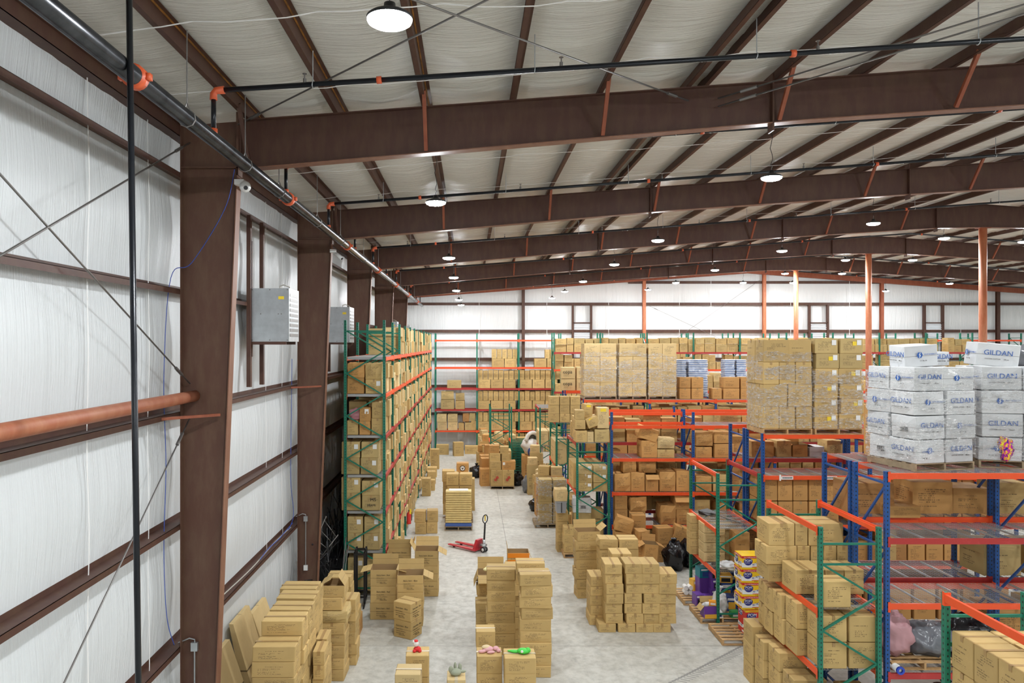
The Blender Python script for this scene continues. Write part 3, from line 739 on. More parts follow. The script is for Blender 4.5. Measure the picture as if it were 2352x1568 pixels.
def brace_mesh(h, d, col, kind):
    def f():
        b = MB(); D = d-.05
        def hz(z): b.bar((0,.03,z), (0,d-.03,z), .035, .035, (1,0,0))
        if kind == 'green':
            zs = [h-.30]; hz(h-.30)
            z = h-.30-.0
            if h < 5: z = h-.66; hz(z)
            hz(.25); s = 0; st = .585
            while z-st > .18:
                a, c = (d-.035, .035) if s == 0 else (.035, d-.035)
                b.bar((0,a,z), (0,c,z-st), .035, .035, (1,0,0)); z -= st; s = 1-s
        else:
            z = h-.22; hz(z); s = 0
            while z > .6:
                b.bar((0,.035 if s == 0 else d-.035,z-.04), (0,d-.035 if s == 0 else .035,max(.15,z-1.1)), .035, .035, (1,0,0)); z -= 1.16; hz(max(.15, z)); s = 0
        return b.mesh('frame_bracing', M[col])
    return once(('brace', round(h, 2), round(d, 2), col, kind), f)
def beam_mesh(L, col):
    def f():
        b = MB(); a = .042
        b.box(a, L-a, -.046, -.006, -.10, 0); b.box(a, L-a, -.006, .016, -.10, -.022)
        for x in (a-.004, L-a-.004): b.box(x-.004, x+.006, -.05, .04, -.15, .02)
        for x in (-.0, L-.042): b.box(x, x+.042, -.05, -.046, -.15, .03)
        return b.mesh('beam', M[col])
    return once(('beam', round(L, 3), col), f)
def deck_mesh(L, d):
    def f():
        b = MB(); t = .0022
        nx, ny = int(L/.075), int(d/.055)
        for k in range(nx+1): x = .05+(L-.1)*k/nx; b.box(x-t, x+t, -.02, d+.02, -.006, -.002)
        for k in range(ny+1): y = d*k/ny; b.box(.05, L-.05, y-t, y+t, -.002, .002)
        for k in range(6): x = .25+(L-.5)*k/5; b.box(x-.022, x+.022, 0, d, -.03, -.007)
        return b.mesh('wire_deck', M['wire'])
    return once(('deck', round(L, 3), round(d, 2)), f)
def rack(x, y, rz, bays, L, d, h, col, levels, label, group=None, front_beams=True, frames=None, kind=None, name='pallet_rack'):
    """local x runs along the rack, local y is its depth; levels: (height, beam colour, deck?, bays or None)"""
    o = empty(name, (x, y, 0), rz, label, 'rack', group)
    for k in (range(bays+1) if frames is None else frames):
        for yy in (0, d): link('post', post_mesh(h, col), o, (k*L, yy, 0))
        link('frame_bracing', brace_mesh(h, d, col+'_b', kind or col), o, (k*L, 0, 0))
    for z, bc, deck, bl in levels:
        for k in (range(bays) if bl is None else bl):
            link('beam', beam_mesh(L, bc), o, (k*L, 0, z)); e = link('beam', beam_mesh(L, bc), o, (k*L+L, d, z)); e.rotation_euler = (0, 0, PI)
            if deck: link('wire_deck', deck_mesh(L, d), o, (k*L, 0, z))
    return o
# ------------------------------------------------------------------ pallets
def pallet_meshes(w, d, mat):
    def f():
        b = MB(); n = max(5, int(d/.165)); bw = .09; top = []
        t = MB(); t.box(-w/2, w/2, -bw/2, bw/2, .122, .140)
        s = MB(); s.box(-.019, .019, -d/2, d/2, .018, .122)
        u = MB(); u.box(-w/2, w/2, -bw/2, bw/2, 0, .018)
        return n, t.mesh('deck_board', M[mat]), s.mesh('stringer', M[mat]), u.mesh('bottom_board', M[mat])
    return once(('pallet', w, d, mat), f)
def pallet(x, y, z, w, d, label, group=None, mat='wood', rz=0., simple=False):
    n, t, s, u = pallet_meshes(w, d, mat)
    o = empty('wooden_pallet', (x, y, z), rz, label, 'pallet', group)
    for k in range(n): link('deck_board', t, o, (0, -d/2+.045+(d-.09)*k/(n-1), 0))
    for k in (-1, 0, 1): link('stringer', s, o, (k*(w/2-.02), 0, 0))
    for k in (-1, 0, 1): link('bottom_board', u, o, (0, k*(d/2-.045), 0))
    return o
# ------------------------------------------------------------------ racks
L27, D = 2.7, 1.07
LV = [1.27, 2.36, 3.36, 4.45, 5.59, 6.61]
rack(-2.37, 20.4, PI/2, 11, 2.2, 1.07, 7.63, 'green', [(z, 'orange' if i in (4, 5) else 'redbeam', True, None) for i, z in enumerate(LV)],
     'tall green pallet rack row packed with cartons along the white side wall')
rack(-2.26, 47.75, 0, 14, L27, D, 7.67, 'green', [(7.25, 'orange', False, None)]+[(z, c, False, range(7)) for z, c in ((5.47, 'orange'), (4.12, 'redbeam'), (2.76, 'redbeam'), (1.4, 'orange'))],
     'tall green rack with orange beams standing against the end wall')
rack(4.87, 43.0, 0, 9, L27, D, 7.63, 'green', [(z, 'orange' if i % 2 else 'redbeam', False, None) for i, z in enumerate((1.4, 2.8, 4.2, 5.5, 6.5))],
     'tall green rack row of cartons one aisle before the end wall')
BL = 'blue'
rack(4.65, 36.1, 0, 7, L27, D, 4.72, BL, [(z, 'orange', False, None) for z in (1.2, 2.4, 3.55, 4.69)], 'far blue and orange rack row with light cartons and bales on top')
rack(4.65, 30.3, 0, 6, L27, D, 4.72, BL, [(z, 'orange', z > 4, None) for z in (1.2, 2.4, 3.55, 4.69)], 'blue and orange rack carrying three wrapped pallets of tan cartons on top')
rack(4.65, 31.5, 0, 6, L27, D, 4.72, BL, [(z, 'orange', z > 4, None) for z in (1.2, 2.4, 3.55, 4.69)], 'blue and orange rack behind the three wrapped pallets, carrying blue and white bales')
rack(4.68, 24.5, 0, 4, L27, D, 4.72, BL, [(.98, 'orange', True, None), (2.07, 'orange', True, None), (3.19, 'orange', True, None), (4.28, 'orange', True, [1, 2, 3]), (4.28, 'orange', False, [0])], 'blue and orange rack with bulging old cartons on wire shelves beside the green frame')
rack(4.68, 25.75, 0, 4, L27, D, 4.72, BL, [(1.2, 'redbeam', True, None), (2.4, 'redbeam', True, None), (3.56, 'redbeam', True, None), (4.6, 'orange', False, [0, 1, 2])], 'blue rack with red beams back to back behind the bulging old cartons')
rack(7.37, 18.65, 0, 3, L27, D, 4.72, BL, [(1.42, 'orange', True, None), (2.42, 'orange', True, None), (3.66, 'orange', True, None), (4.69, 'orange', True, None)], 'blue and orange rack with two wrapped pallets of brown cartons on top')
rack(7.37, 19.9, 0, 3, L27, D, 4.72, BL, [(1.4, 'redbeam', True, None), (2.6, 'redbeam', True, None), (3.9, 'redbeam', True, None), (4.69, 'orange', False, None)], 'blue rack with red label beams behind the two wrapped pallets of brown cartons')
rack(7.37, 13.1, 0, 2, L27, D, 4.72, BL, [(1.16, 'redbeam', True, None), (2.39, 'orange', True, None), (3.54, 'redbeam', True, None), (4.69, 'orange', True, None)], 'blue rack with bare wire shelves under the pallets of white cartons')
rack(7.37, 14.33, 0, 2, L27, D, 4.72, BL, [(1.2, 'redbeam', True, None), (2.46, 'redbeam', True, None), (3.63, 'orange', True, None), (4.69, 'orange', True, None)], 'blue rack with red and orange beams behind the bare wire shelves')
# low green racks whose beams run along the aisle
GX, GD = 7.2, 1.03
rack(GX, 13.05, PI/2, 1, 2.25, GD, 3.75, 'green', [(1.21, 'orange', True, None), (2.29, 'orange', True, None), (3.74, 'orange', False, None)], 'low green rack with orange beams packed with clean tan cartons')
rack(GX, 18.45, PI/2, 1, 2.25, GD, 3.75, 'green', [(1.28, 'orange', True, None), (2.35, 'orange', True, None)], 'low green rack with loose household goods underneath')
rack(GX, 7.35, PI/2, 1, 2.25, GD, 3.75, 'green', [(2.35, 'orange', True, None), (3.74, 'orange', False, None)], 'low green rack corner with one orange beam at the picture edge')
rack(4.53, 24.2, PI/2, 1, 2.25, GD, 3.75, 'green', [(2.14, 'orange', True, None), (3.74, 'redbeam', True, None)], 'low green rack topped with a tumble of taped tan cartons')
rack(4.45, 29.3, PI/2, 1, 2.25, GD, 3.87, 'green', [(2.2, 'orange', True, None), (3.86, 'redbeam', True, None)], 'low green rack topped with nine tan cartons in three rows')
rack(4.43, 36.0, PI/2, 1, 2.25, GD, 3.87, 'green', [(2.0, 'orange', True, None), (3.86, 'redbeam', True, None)], 'low green rack with an empty wire top far down the aisle')
rack(2.12, 38.0, PI/2, 1, 2.0, 1.07, 3.75, 'green', [(1.9, 'orange', False, None)], 'lone low green rack frame standing behind the piled pallet')
tops = [o for o in bpy.data.objects if o.get('label') == 'low green rack with loose household goods underneath'][0]
link('beam', beam_mesh(2.25, 'orange'), tops, (0, GD, 3.74)).rotation_euler = (0, 0, 0)
tb = [link('beam', beam_mesh(2.25, 'redbeam'), tops, (0, 0, 3.74))]
wr = [o for o in bpy.data.objects if str(o.get('label')).startswith('tall green pallet rack row')][0]
M['deckgrey'] = plain('grey_deck_steel', (.42, .43, .43), .5, .5)
for z in LV:
    b = MB(); b.box(.05, .09, .05, 1.02, z-.07, z-.005); b.build('deck_end', M['deckgrey'], wr)
# ------------------------------------------------------------------ tall rack by the wall: its end
def end_rack():
    g = 'cartons on the end of the tall green rack'
    wl = ['floor level', 'first shelf up', 'second shelf up', 'third shelf up', 'fourth shelf up', 'fifth shelf up']
    spec = {0: (.13, [(.46,.46),(.47,.44)], 2), 1: (1.27, [(.42,.47),(.45,.46)], 2), 2: (2.36, [(.52,.48),(.50,.44)], 2), 3: (3.36, [(.50,.46),(.48,.45)], 2), 4: (4.45, [(.30,.40),(.30,.40),(.34,.45)], 2), 5: (5.59, [(.46,.44),(.46,.42)], 2)}
    for li, (z, cols, nt) in spec.items():
        x = -3.40 if li not in (2, 3) else -3.56
        for ci, (w, h) in enumerate(cols):
            cx = x+w/2; zz = z+.005
            for k in range(nt):
                if li == 4 and ci == 0 and k == 1: continue
                hh = q(h*R.uniform(.94, 1.03)) if li not in (2,) or k == 0 else q(h*.9)
                where = f'{"upper" if k else "lower"} carton of column {["by the wall","on the aisle side","in between"][ci if len(cols) < 3 else (0,2,1)[ci]]}, {wl[li]}, tall green rack end'
                st = 'dented' if li in (4, 5) and k == 1 else 'closed'
                carton(cx, 20.47+.31, zz, w, .58, hh, where, g, 'olive' if li < 4 else 'kraft' if (li+ci) % 2 else 'tan', st, R.uniform(-.03, .03), tape=True, sticker=1 if R.random() < .4 else 0)
                zz += hh+(.012 if st == 'dented' else 0)
                if li == 0: pass
            x += w+.035
    carton(-2.66, 20.75, 2.36+.9, .36, .3, .06, 'flat black tray on brown cartons, second shelf up, tall green rack end', None, 'dark', tape=False, name='storage_tray', cat='tray') if False else None
end_rack()
def wall_row():
    for bay in range(11):
        y0 = 20.4+2.2*bay
        for li, z in enumerate([.14]+LV):
            ya = y0+.1 if not (bay == 0) else y0+.78
            if li == 6 and bay < 2: continue
            y = ya; hmax = [.98, .93, .86, .93, .98, .86, .98][li]
            while y < y0+2.05:
                w = R.choice((.30, .36, .42, .48)); w = min(w, y0+2.1-y)
                if w < .2: break
                tiers = R.choice((2, 2, 2, 2, 3)); h = hmax/tiers*R.uniform(.86, .98); zz = z+.005
                for k in range(tiers):
                    dx = R.uniform(-.10, .035)
                    if R.random() > .04 or k == 0:
                        mbox(-2.62+dx, y+w/2, zz, .60, w-.015, h-.006, R.choice(('tan','tan','pale','pale','olive')), 0)
                    zz += h
                mbox(-3.22, y+w/2, z+.005, .52, w-.02, h*tiers*.95, 'olive')  # rear row filled in behind the cartons to block light
                y += w
wall_row()
# end-wall rack contents
def end_wall():
    for bay in range(1, 6):
        x0 = -2.26+L27*bay
        for z, n in ((5.47, 1), (4.12, 1), (2.76, 1), (1.4, 1), (0.02, 1)):
            if z > 5 and bay in (3, 4): pass
            x = x0+.06
            if z > 5 and bay == 1: x = x0+.95
            if z > 5 and bay == 2: x = x0+1.0
            while x < x0+2.6:
                w = .82; w = min(w, x0+2.66-x)
                if w < .3: break
                mbox(x+w/2, 48.2, z+.005, w-.03, .6, .56, 'tan'); x += w
            x = x0+.06 if z < 5 else (x0+.95 if bay == 1 else x0+1.7)
            while x < x0+2.5:
                mbox(x+.16, 48.15, z+.57, .31, .5, .58+R.uniform(-.02, .03), 'tan'); x += .335
    # the nearly empty first bay
    b = -2.26
    for x, z, w, h, t in ((.75,4.12,.95,.5,'olive'),(.35,2.76,.9,.62,'olive'),(1.3,2.76,.62,.55,'tan'),(.35,3.4,.85,.5,'olive'),(1.3,3.33,.6,.45,'olive'),(.1,1.4,.66,.52,'pale'),(.8,1.4,.66,.52,'pale'),(.1,1.93,.66,.5,'pale'),(.8,1.93,.66,.5,'pale'),(1.5,1.4,.4,.45,'tan'),(1.9,1.4,.45,.5,'olive'),(2.3,1.4,.35,.6,'tan'),(1.75,1.95,.45,.5,'dark'),(2.2,2.0,.42,.45,'olive')):
        mbox(b+x+w/2, 48.2, z+.005, w-.03, .6, h, t, R.uniform(-.06, .06))
    for x, w in ((-2.2, .9), (-1.05, .7)): pass
end_wall()
def far_rows():
    for (x0, bays, y, levels, top, tone) in ((4.87, 9, 43.3, (.02, 1.4, 2.8, 4.2, 5.5, 6.5), 0, ('tan','olive')), (4.65, 7, 36.4, (2.4, 3.55, 4.69), 1, ('pale','tan')), (4.65, 6, 31.8, (2.4, 3.55), 0, ('kraft','tan')), (4.65, 6, 30.6, (2.4, 3.55), 0, ('kraft','kraft','tan')), (4.68, 4, 26.05, (.02, 1.2, 2.4, 3.56), 0, ('tan','kraft'))):
        for bay in range(bays):
            for z in levels:
                if y == 36.4 and z > 4 and bay < 1: continue
                x = x0+L27*bay+.08
                while x < x0+L27*bay+2.5:
                    w = R.choice((.42, .5, .58, .66)); h = R.uniform(.40, .5)
                    if R.random() < .9:
                        mbox(x+w/2, y+R.uniform(0, .12), z+.005, w-.03, .62, h, R.choice(tone), R.uniform(-.03, .03))
                        if R.random() < .72 or z > 6: mbox(x+w/2, y+R.uniform(0, .12), z+.008+h, w-.04, .6, h*R.uniform(.75, .98) if z < 6 else .35, R.choice(tone), R.uniform(-.06, .06))
                    x += w
far_rows()
# floor clutter far down the aisle
for i in range(46):
    x, y = R.uniform(.6, 2.5), R.uniform(40.2, 45)
    k = R.choice((1, 2, 2, 3)); z = 0.
    if any(abs(x-a) < .55 and abs(y-c) < .5 for a, c in ()): continue
    mbox(x, y, .0, .55, .5, .5*k, R.choice(('tan','kraft','pale')), R.uniform(-.3, .3))
    mbox(x+.05, y, .5*k+.002, .42, .4, .36, R.choice(('tan','kraft','pale')), R.uniform(-.4, .4))
for x, y, w, h, r in ((-1.75, 46.9, .8, .62, .0), (-.75, 46.3, .62, .85, .2), (.1, 47.2, .9, .5, .0), (3.2, 46, .8, 1.2, .1), (-2.0, 39, .5, .5, 0), (-1.95, 37.2, .42, .6, .1), (-2.02, 34.2, .4, .8, 0), (-1.98, 41.5, .5, 1.1, 0)):
    mbox(x, y, .0, w, .55, h, 'tan', r)
# ------------------------------------------------------------------ cartons on the floor
def stack_px(u0, u1, p, d, n, h, where, group, **kw):
    """front face between pixel columns u0 and u1 at p pixels per metre; the stack stands on the floor"""
    Y = F/p; w = (u1-u0)/p
    return stack(uX((u0+u1)/2, p), Y+d/2, w, d, h, n, where, group, **kw)
g = 'long flat cartons piled along the white side wall'
# rows going back along the wall
rows = [(145, 578, 676, 9, 'first'), (139.5, 600, 694, 10, 'second'), (133.5, 622, 714, 10, 'third'), (128, 632, 720, 10, 'fourth'), (123, 640, 724, 10, 'fifth'), (118, 652, 730, 9, 'sixth')]
for p, u0, u1, n, nm in rows:
    w = .68; x0 = uX(u0, p)
    hid = n-3 if nm == 'first' else n-6
    stack(x0+w/2, F/p+.25, w, .47, .24, n, f'the {nm} wall-side pile of the heap under the side wall', g, tone='tan', hidden=hid)
    if nm in ('third', 'fourth'):
        stack(x0+w+.02+.12, F/p+.24, .20, .46, .24, n-3, f'the {nm} aisle-side pile of the heap under the side wall', g, tone='tan', hidden=n-7)
stack_px(735, 790, 111, .62, 5, .24, 'the pile topped by an open-flap carton near the side wall', g, jit=.02)
z = 1.2
carton(uX(762, 111), F/111+.31, z, .60, .6, .24, 'crushed film-taped carton in the pile topped by an open-flap carton', g, 'olive', 'dented', .03)
carton(uX(748, 111), F/111+.33, z+.25, .66, .62, .26, 'long carton directly under the open-flap carton near the side wall', g, 'tan', 'closed', .02)
carton(uX(762, 111), F/111+.30, z+.515, .52, .5, .25, 'open-flap carton on top of the pile near the side wall', g, 'tan', 'open', .0, flaps=(('l', 150), ('r', 125)))
stack_px(786, 818, 106, .5, 6, .24, 'the pile behind the open-flap carton at the aisle edge', g, hidden=0)
stack_px(752, 806, 101, .5, 7, .24, 'the second pile behind the open-flap carton', g, hidden=4)
stack_px(796, 822, 98, .5, 4, .25, 'the low end pile of the heap under the side wall', g, hidden=0)
for k, (y, zt) in enumerate(((12.6, 1.55), (13.8, 1.75), (15.0, 1.5))):
    b = MB(); b.hexa([(-4.15, y, 0), (-3.9, y, 0), (-3.9, y+1.0, 0), (-4.15, y+1.0, 0), (-4.5, y, zt), (-4.42, y, zt), (-4.42, y+1.0, zt), (-4.5, y+1.0, zt)])
    tag(b.build('flattened_carton', [CB['pale'][1]]), f'{NTH[k]} flattened carton leaning on the side wall behind the heap', 'box', 'flattened cartons against the side wall')
# printed tan cartons near the rack end
g = 'square printed tan cartons near the tall rack end'
def printed(o, w, d, h, word, faces=('f',)):
    for f in faces:
        rot = {'f': (PI/2, 0, 0), 'l': (PI/2, 0, -PI/2), 'r': (PI/2, 0, PI/2)}[f]
        def at(a, z): return {'f': (a, -d/2-.02, z), 'l': (-w/2-.02, -a, z), 'r': (w/2+.02, a, z)}[f]
        text('Extra Item - '+word, .05, M['ink'], o, at(0, h*.66), rot, align='CENTER')
        for k, s in enumerate(('Quantity: 100 Pcs', 'Carton Size: 60x42x42cm', 'N/W Weight: 12 kgs')): text(s, .026, M['ink'], o, at(-.17, h*.50-k*.05), rot)
        text('Made in China', .03, M['ink'], o, at(.0, h*.18), rot, align='CENTER')
def pstack(x, y, w, d, h, n, where, word, rz=0, top=None, faces=('f',), hidden=0):
    z = 0
    for k in range(n):
        nm = 'top' if k == n-1 else ORD[k]; tp = top and k == n-1
        if k < hidden: mbox(x, y, z, w, d, h, 'tan', rz); z += h; continue
        o = carton(x+R.uniform(-.01, .01), y, z, w, d, h, f'{nm} printed carton of {where}', g, 'tan', 'open' if tp else 'closed', rz+R.uniform(-.015, .015), flaps=top if tp else None)
        o.data = o.data.copy(); o.data.materials[0] = CB['tan'][1]
        printed(o, q(w), q(d), q(h), word, faces); z += q(h)
    return z
pstack(uX(880, 90.8), F/90.8+.26, .66, .52, .42, 3, 'the three-high stack by the black cart', 'Red', 0, (('b', 80), ('l', -15), ('r', -15)))
pstack(uX(942, 93), F/93+.26, .64, .52, .42, 3, 'the three-high stack behind the two turned cartons', 'Blue', 0.02, (('b', 78), ('r', -25)))
pstack(uX(979, 83.2), F/83.2+.28, .64, .54, .42, 3, 'the rear three-high stack with a flap hanging over the aisle', 'Brown', 0, (('b', 60), ('r', -28), ('l', 60)))
pstack(uX(912, 84), F/84+.75, .62, .5, .42, 3, 'the half hidden open stack against the tall rack', 'Brown', .05, (('f', 85), ('r', 60)), hidden=1)
pstack(-1.50, 17.75, .50, .46, .42, 2, 'the pair turned cornerwise on the aisle floor', 'Blue', -.52, None, ('f', 'r'))
# centre group
g = 'flat printed cartons stacked in the middle of the aisle'
stack_px(1118, 1183, 102.4, .46, 8, .232, 'the eight-high middle stack in the aisle centre', g, jit=.018)
stack_px(1194, 1266, 109.8, .46, 9, .243, 'the nine-high leaning stack in the aisle centre', g, jit=.035)
stack_px(1096, 1158, 96, .55, 6, .245, 'the rear aisle-centre stack with an opened lid', g, jit=.02, top=dict(style='open', flaps=(('b', 82), ('l', -70), ('f', -25))))
stack_px(1160, 1224, 95, .60, 6, .255, 'the stack beside the opened-lid stack', g, jit=.02, hidden=4)
stack_px(1185, 1250, 104.5, .42, 9, .235, 'the stack squeezed behind the leaning nine-high stack', g, hidden=2)
stack_px(1093, 1150, 99, .46, 4, .24, 'the low stack in front of the opened-lid stack', g, hidden=0)
zt, o = stack_px(1162, 1215, 88, .45, 5, .25, 'the stack under the orange-banded carton', g, hidden=4)
o = carton(uX(1191, 88), F/88+.22, zt, .56, .42, .33, 'open carton banded with orange tape on the rear aisle-centre stack', None, 'tan', 'open', 0, flaps=(('l', 85), ('r', -70)))
b = MB(); b.box(-.285, .285, -.222, -.214, .02, .14); b.box(-.285, .285, -.222, -.214, .19, .31); b.build('orange_tape', [plain('orange_tape', (.78, .24, .02), .35)], o)
g = 'small cartons nearest in the aisle centre'
def single(u0, u1, v0, v1, p, n, d, where, topname, tone='tan', hid=None):
    h = (v1-v0)/p; zt = H-(v0-CY)/p; k = max(1, round(zt/h)); hh = zt/k; w = (u1-u0)/p; x = uX((u0+u1)/2, p)
    for j in range(k):
        if j < k-n: mbox(x, F/p+d/2, j*hh, w, d, hh, tone, .01*j)
        else: o = carton(x+R.uniform(-.012, .012), F/p+d/2, j*hh, w, d, hh, topname if j == k-1 else f'carton beneath the {where}, {NTH[k-1-j]} one down', g, tone, 'closed', R.uniform(-.03, .03), tapetone='cleartape')
    return x, F/p+d/2, k*hh
A1 = single(1095, 1138, 1450, 1486, 116, 2, .38, 'small square carton by the eight-high stack', 'small square carton before the eight-high middle stack')
A2 = single(1095, 1152, 1507, 1546, 126, 2, .42, 'carton with the pink plush toy', 'carton carrying the pink plush toy in the aisle centre')
A3 = single(1159, 1230, 1512, 1551, 129, 2, .44, 'carton with the bright green toy', 'carton carrying the bright green toy in the aisle centre')
A4 = single(930, 983, 1506, 1559, 131, 2, .40, 'carton with the red and white toy', 'carton carrying the red and white toy')
A5 = single(908, 966, 1549, 1602, 139, 1, .42, 'low carton', 'low carton beside the carton with the red and white toy', 'pale')
A6 = single(1025, 1068, 1562, 1600, 140, 1, .36, 'carton with the grey toy', 'carton carrying a grey spiky toy at the frame edge', 'pale')
# right hand group
g = 'short cartons stacked by the household goods rack'
for k, u in enumerate((1375, 1420, 1461, 1501)):
    carton(uX(u+20, 95), F/95+.32, 0, .42, .64, .2, f'floor carton under {["the corner","the second","the third","the end"][k]} column of the seven-high block', g)
for k, (u0, u1, n) in enumerate(((1388, 1436, 6), (1436, 1479, 6), (1478, 1518, 6), (1514, 1557, 5))):
    stack(uX((u0+u1)/2, 95), F/95+.32+.03, .425, .62, .235, n, f'{["the corner","the second","the third","the end"][k]} column of the seven-high block', g, z0=.2, jit=.02)
stack_px(1355, 1386, 92.5, .6, 5, .235, 'the narrow side column of the seven-high block', g, jit=.02)
stack_px(1404, 1450, 91, .55, 7, .23, 'the column hidden behind the seven-high block', g, hidden=6)
g = 'wide cartons stacked at the blue rack corner'
stack_px(1322, 1376, 83.6, .46, 7, .255, 'the zigzag tower with an open lid at the blue rack corner', g, jit=.03, rz=.06, top=dict(style='open', flaps=(('b', 75), ('r', 40))))
stack_px(1378, 1420, 87, .5, 7, .262, 'the first of two towers beside the zigzag tower', g, hidden=3, top=dict(style='dented'))
stack_px(1421, 1465, 87, .5, 7, .262, 'the second of two towers beside the zigzag tower', g, hidden=3)
# aisle pallets
g = 'cartons behind the yellow shelves'
pallet(-.44, 28.15, 0, 1.04, .95, 'grey pallet under the yellow shelves in the aisle', None, 'oldwood')
pallet(-.44, 29.4, 0, 1.1, 1.0, 'grey pallet of cartons behind the yellow shelves', None, 'oldwood')
M['shelf_y'] = plain('cream_yellow_enamel', (.74, .58, .25), .45, 0, .12, 2.); M['shelf_b'] = plain('blue_enamel', (.06, .13, .42), .45)
b = MB(); b.box(-.48, .48, -.02, .45, .14, .26); b.box(-.49, .49, -.03, -.02, .15, .25)
o = b.build('steel_shelf', M['shelf_b'], None, False, (-.44, 27.75, 0)); tag(o, 'blue steel shelf lying under the yellow ones on a pallet', 'shelf')
for k in range(14):
    z = .262+k*.085; b = MB(); b.box(-.48, .48, .03, .45, z, z+.084); b.box(-.48, .48, -.018, .03, z+.020, z+.084); o = b.build('steel_shelf', M['shelf_y'], None, False, (-.44+R.uniform(-.006, .006), 27.75+R.uniform(-.006, .006), 0))
    tag(o, f'{"top" if k == 13 else ORD[k]} yellow steel shelf in the pile on the aisle pallet', 'shelf', 'yellow steel shelves')
b = MB(); b.box(-.36, .36, .08, .42, 1.452, 1.475); tag(b.build('board', M['white_p'], None, False, (-.44, 27.75, 0)), 'white board lying on the yellow steel shelves', 'board')
zt = .14
stack(-.68, 29.12, .48, .46, .43, 4, 'the near twin stack behind the yellow shelves, wall side', g, z0=.14, hidden=2)
stack(-.18, 29.12, .48, .46, .43, 4, 'the near twin stack behind the yellow shelves, rack side', g, z0=.14, hidden=2)
stack(-.86, 29.85, .50, .5, .45, 4, 'the stack two rows behind the yellow shelves', g, z0=.14, hidden=2)
stack(.0, 31.2, .42, .5, .45, 3, 'the low stack past the twin stacks', g, hidden=1)
stack(-.34, 30.9, .46, .46, .40, 4, 'the stack under the emblem carton', g, hidden=2)
o = carton(-.32, 31.1, 1.6, .50, .42, .40, 'carton with a round dark emblem on top of the aisle pallet load', None, 'kraft', sticker=0)
b = MB(); b.tube([(0, -.222, .19), (0, -.226, .19)], .115, 20); b.build('emblem', M['ink'], o); b = MB(); b.tube([(0, -.227, .19), (0, -.229, .19)], .09, 20); b.build('emblem_ring', M['paper'], o)
b = MB(); b.quad([(-.06,-.231,.23),(0,-.231,.13),(.06,-.231,.23),(0,-.231,.20)]); b.build('emblem_mark', M['ink'], o)
stack(-.75, 30.6, .45, .45, .42, 4, 'the far wall-side stack behind the yellow shelves', g, z0=0, hidden=2)
g = 'cartons by the tall rack posts'
X0 = -1.82
for i, (x, n) in enumerate(((-1.82, 2), (-1.40, 2))):
    stack(x, 27.35+.1*i, .40, .40, .42, n, f'{["wall side","aisle side"][i]} pair of cartons by the extinguisher post', g, jit=.02, rz=.05*(i*2-1))
carton(-1.86, 35.4, 0, .36, .4, .5, 'single carton standing by the tall rack foot further along the aisle', None)
g = 'cartons on the piled pallet'
pallet(1.55, 36.1, 0, 1.15, 1.1, 'pallet under the carton pile with red print', None, 'oldwood')
M['redink'] = plain('red_ink', (.50, .07, .04), .6)
for i, x in enumerate((1.27, 1.83)):
    o = carton(x, 35.9, .14, .55, .6, .78, f'tall carton with a red print at the pallet front, {["wall side","rack side"][i]}', g, 'tan')
    b = MB(); b.quad([(-.12,-.322,.26),(.0,-.322,.24),(.03,-.322,.36),(-.1,-.322,.38)]); b.quad([(-.02,-.322,.34),(.12,-.322,.38),(.06,-.322,.50),(-.04,-.322,.45)]); b.build('red_print', M['redink'], o)
for i, (x, w, z, h, y) in enumerate(((1.22, .54, .92, .42, 35.9), (1.85, .66, .92, .42, 35.9), (1.2, .52, 1.34, .38, 35.92), (1.72, .40, 1.34, .34, 35.9), (1.16, .5, 1.72, .36, 35.95), (1.65, .42, 1.68, .34, 35.95))):
    carton(x, y, z, w, .5, h, f'carton in the {["second layer, wall side","second layer, rack side with red panel","third layer, wall side","third layer, rack side","top layer, wall side","top layer, rack side"][i]} of the piled pallet', g, 'tan' if i not in (1, 4) else 'kraft', sticker=2 if i == 1 else 0)
for y, n in ((36.5, 4), (37.0, 4)):
    for x in (1.2, 1.75): mbox(x, y, .14, .54, .48, .4*n, 'tan')
for x, y, n in ((.78, 37.2, 3), (.75, 38.2, 3), (1.0, 39.0, 4), (.72, 36.6, 2)): mbox(x, y, 0, .5, .6, .42*n, 'kraft', .1)
# ------------------------------------------------------------------ loads on the racks
def film(x, y, z, w, d, h, label, rz=0., seed=0, cover=.62):
    """stretch film wound round a load: overlapping tilted bands"""
    b = MB(); rr = random.Random(seed); n = 44
    k = 0; zc = .02
    def ring(t):
        a = 2*PI*t; c, s = math.cos(a), math.sin(a); m = max(abs(c), abs(s)); e = .86+.14*max(0, (1-abs(abs(c)-abs(s))*2.2))*.0
        return c/m*(w/2+.03), s/m*(d/2+.03)
    while zc < h-.2:
        tilt = rr.uniform(-.14, .14); hh = rr.uniform(.18, .34); ph = rr.random()*6
        pr = None
        for i in range(n+1):
            t = i/n; px_, py_ = ring(t); wob = .02*math.sin(t*22+ph); o1 = 1+.012*math.sin(t*37+ph*2)
            za = zc+tilt*math.sin(2*PI*t+ph)+wob; zb = za+hh+.03*math.sin(t*31+ph)
            cur = ((px_*o1, py_*o1, min(h, max(0, za))), (px_*(2-o1), py_*(2-o1), min(h+.02, max(.02, zb))))
            if pr: b.quad([pr[0], cur[0], cur[1], pr[1]])
            pr = cur
        zc += hh*rr.uniform(.75, 1.35)
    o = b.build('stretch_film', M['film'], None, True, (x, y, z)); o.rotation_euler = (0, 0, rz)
    return tag(o, label, 'wrap')
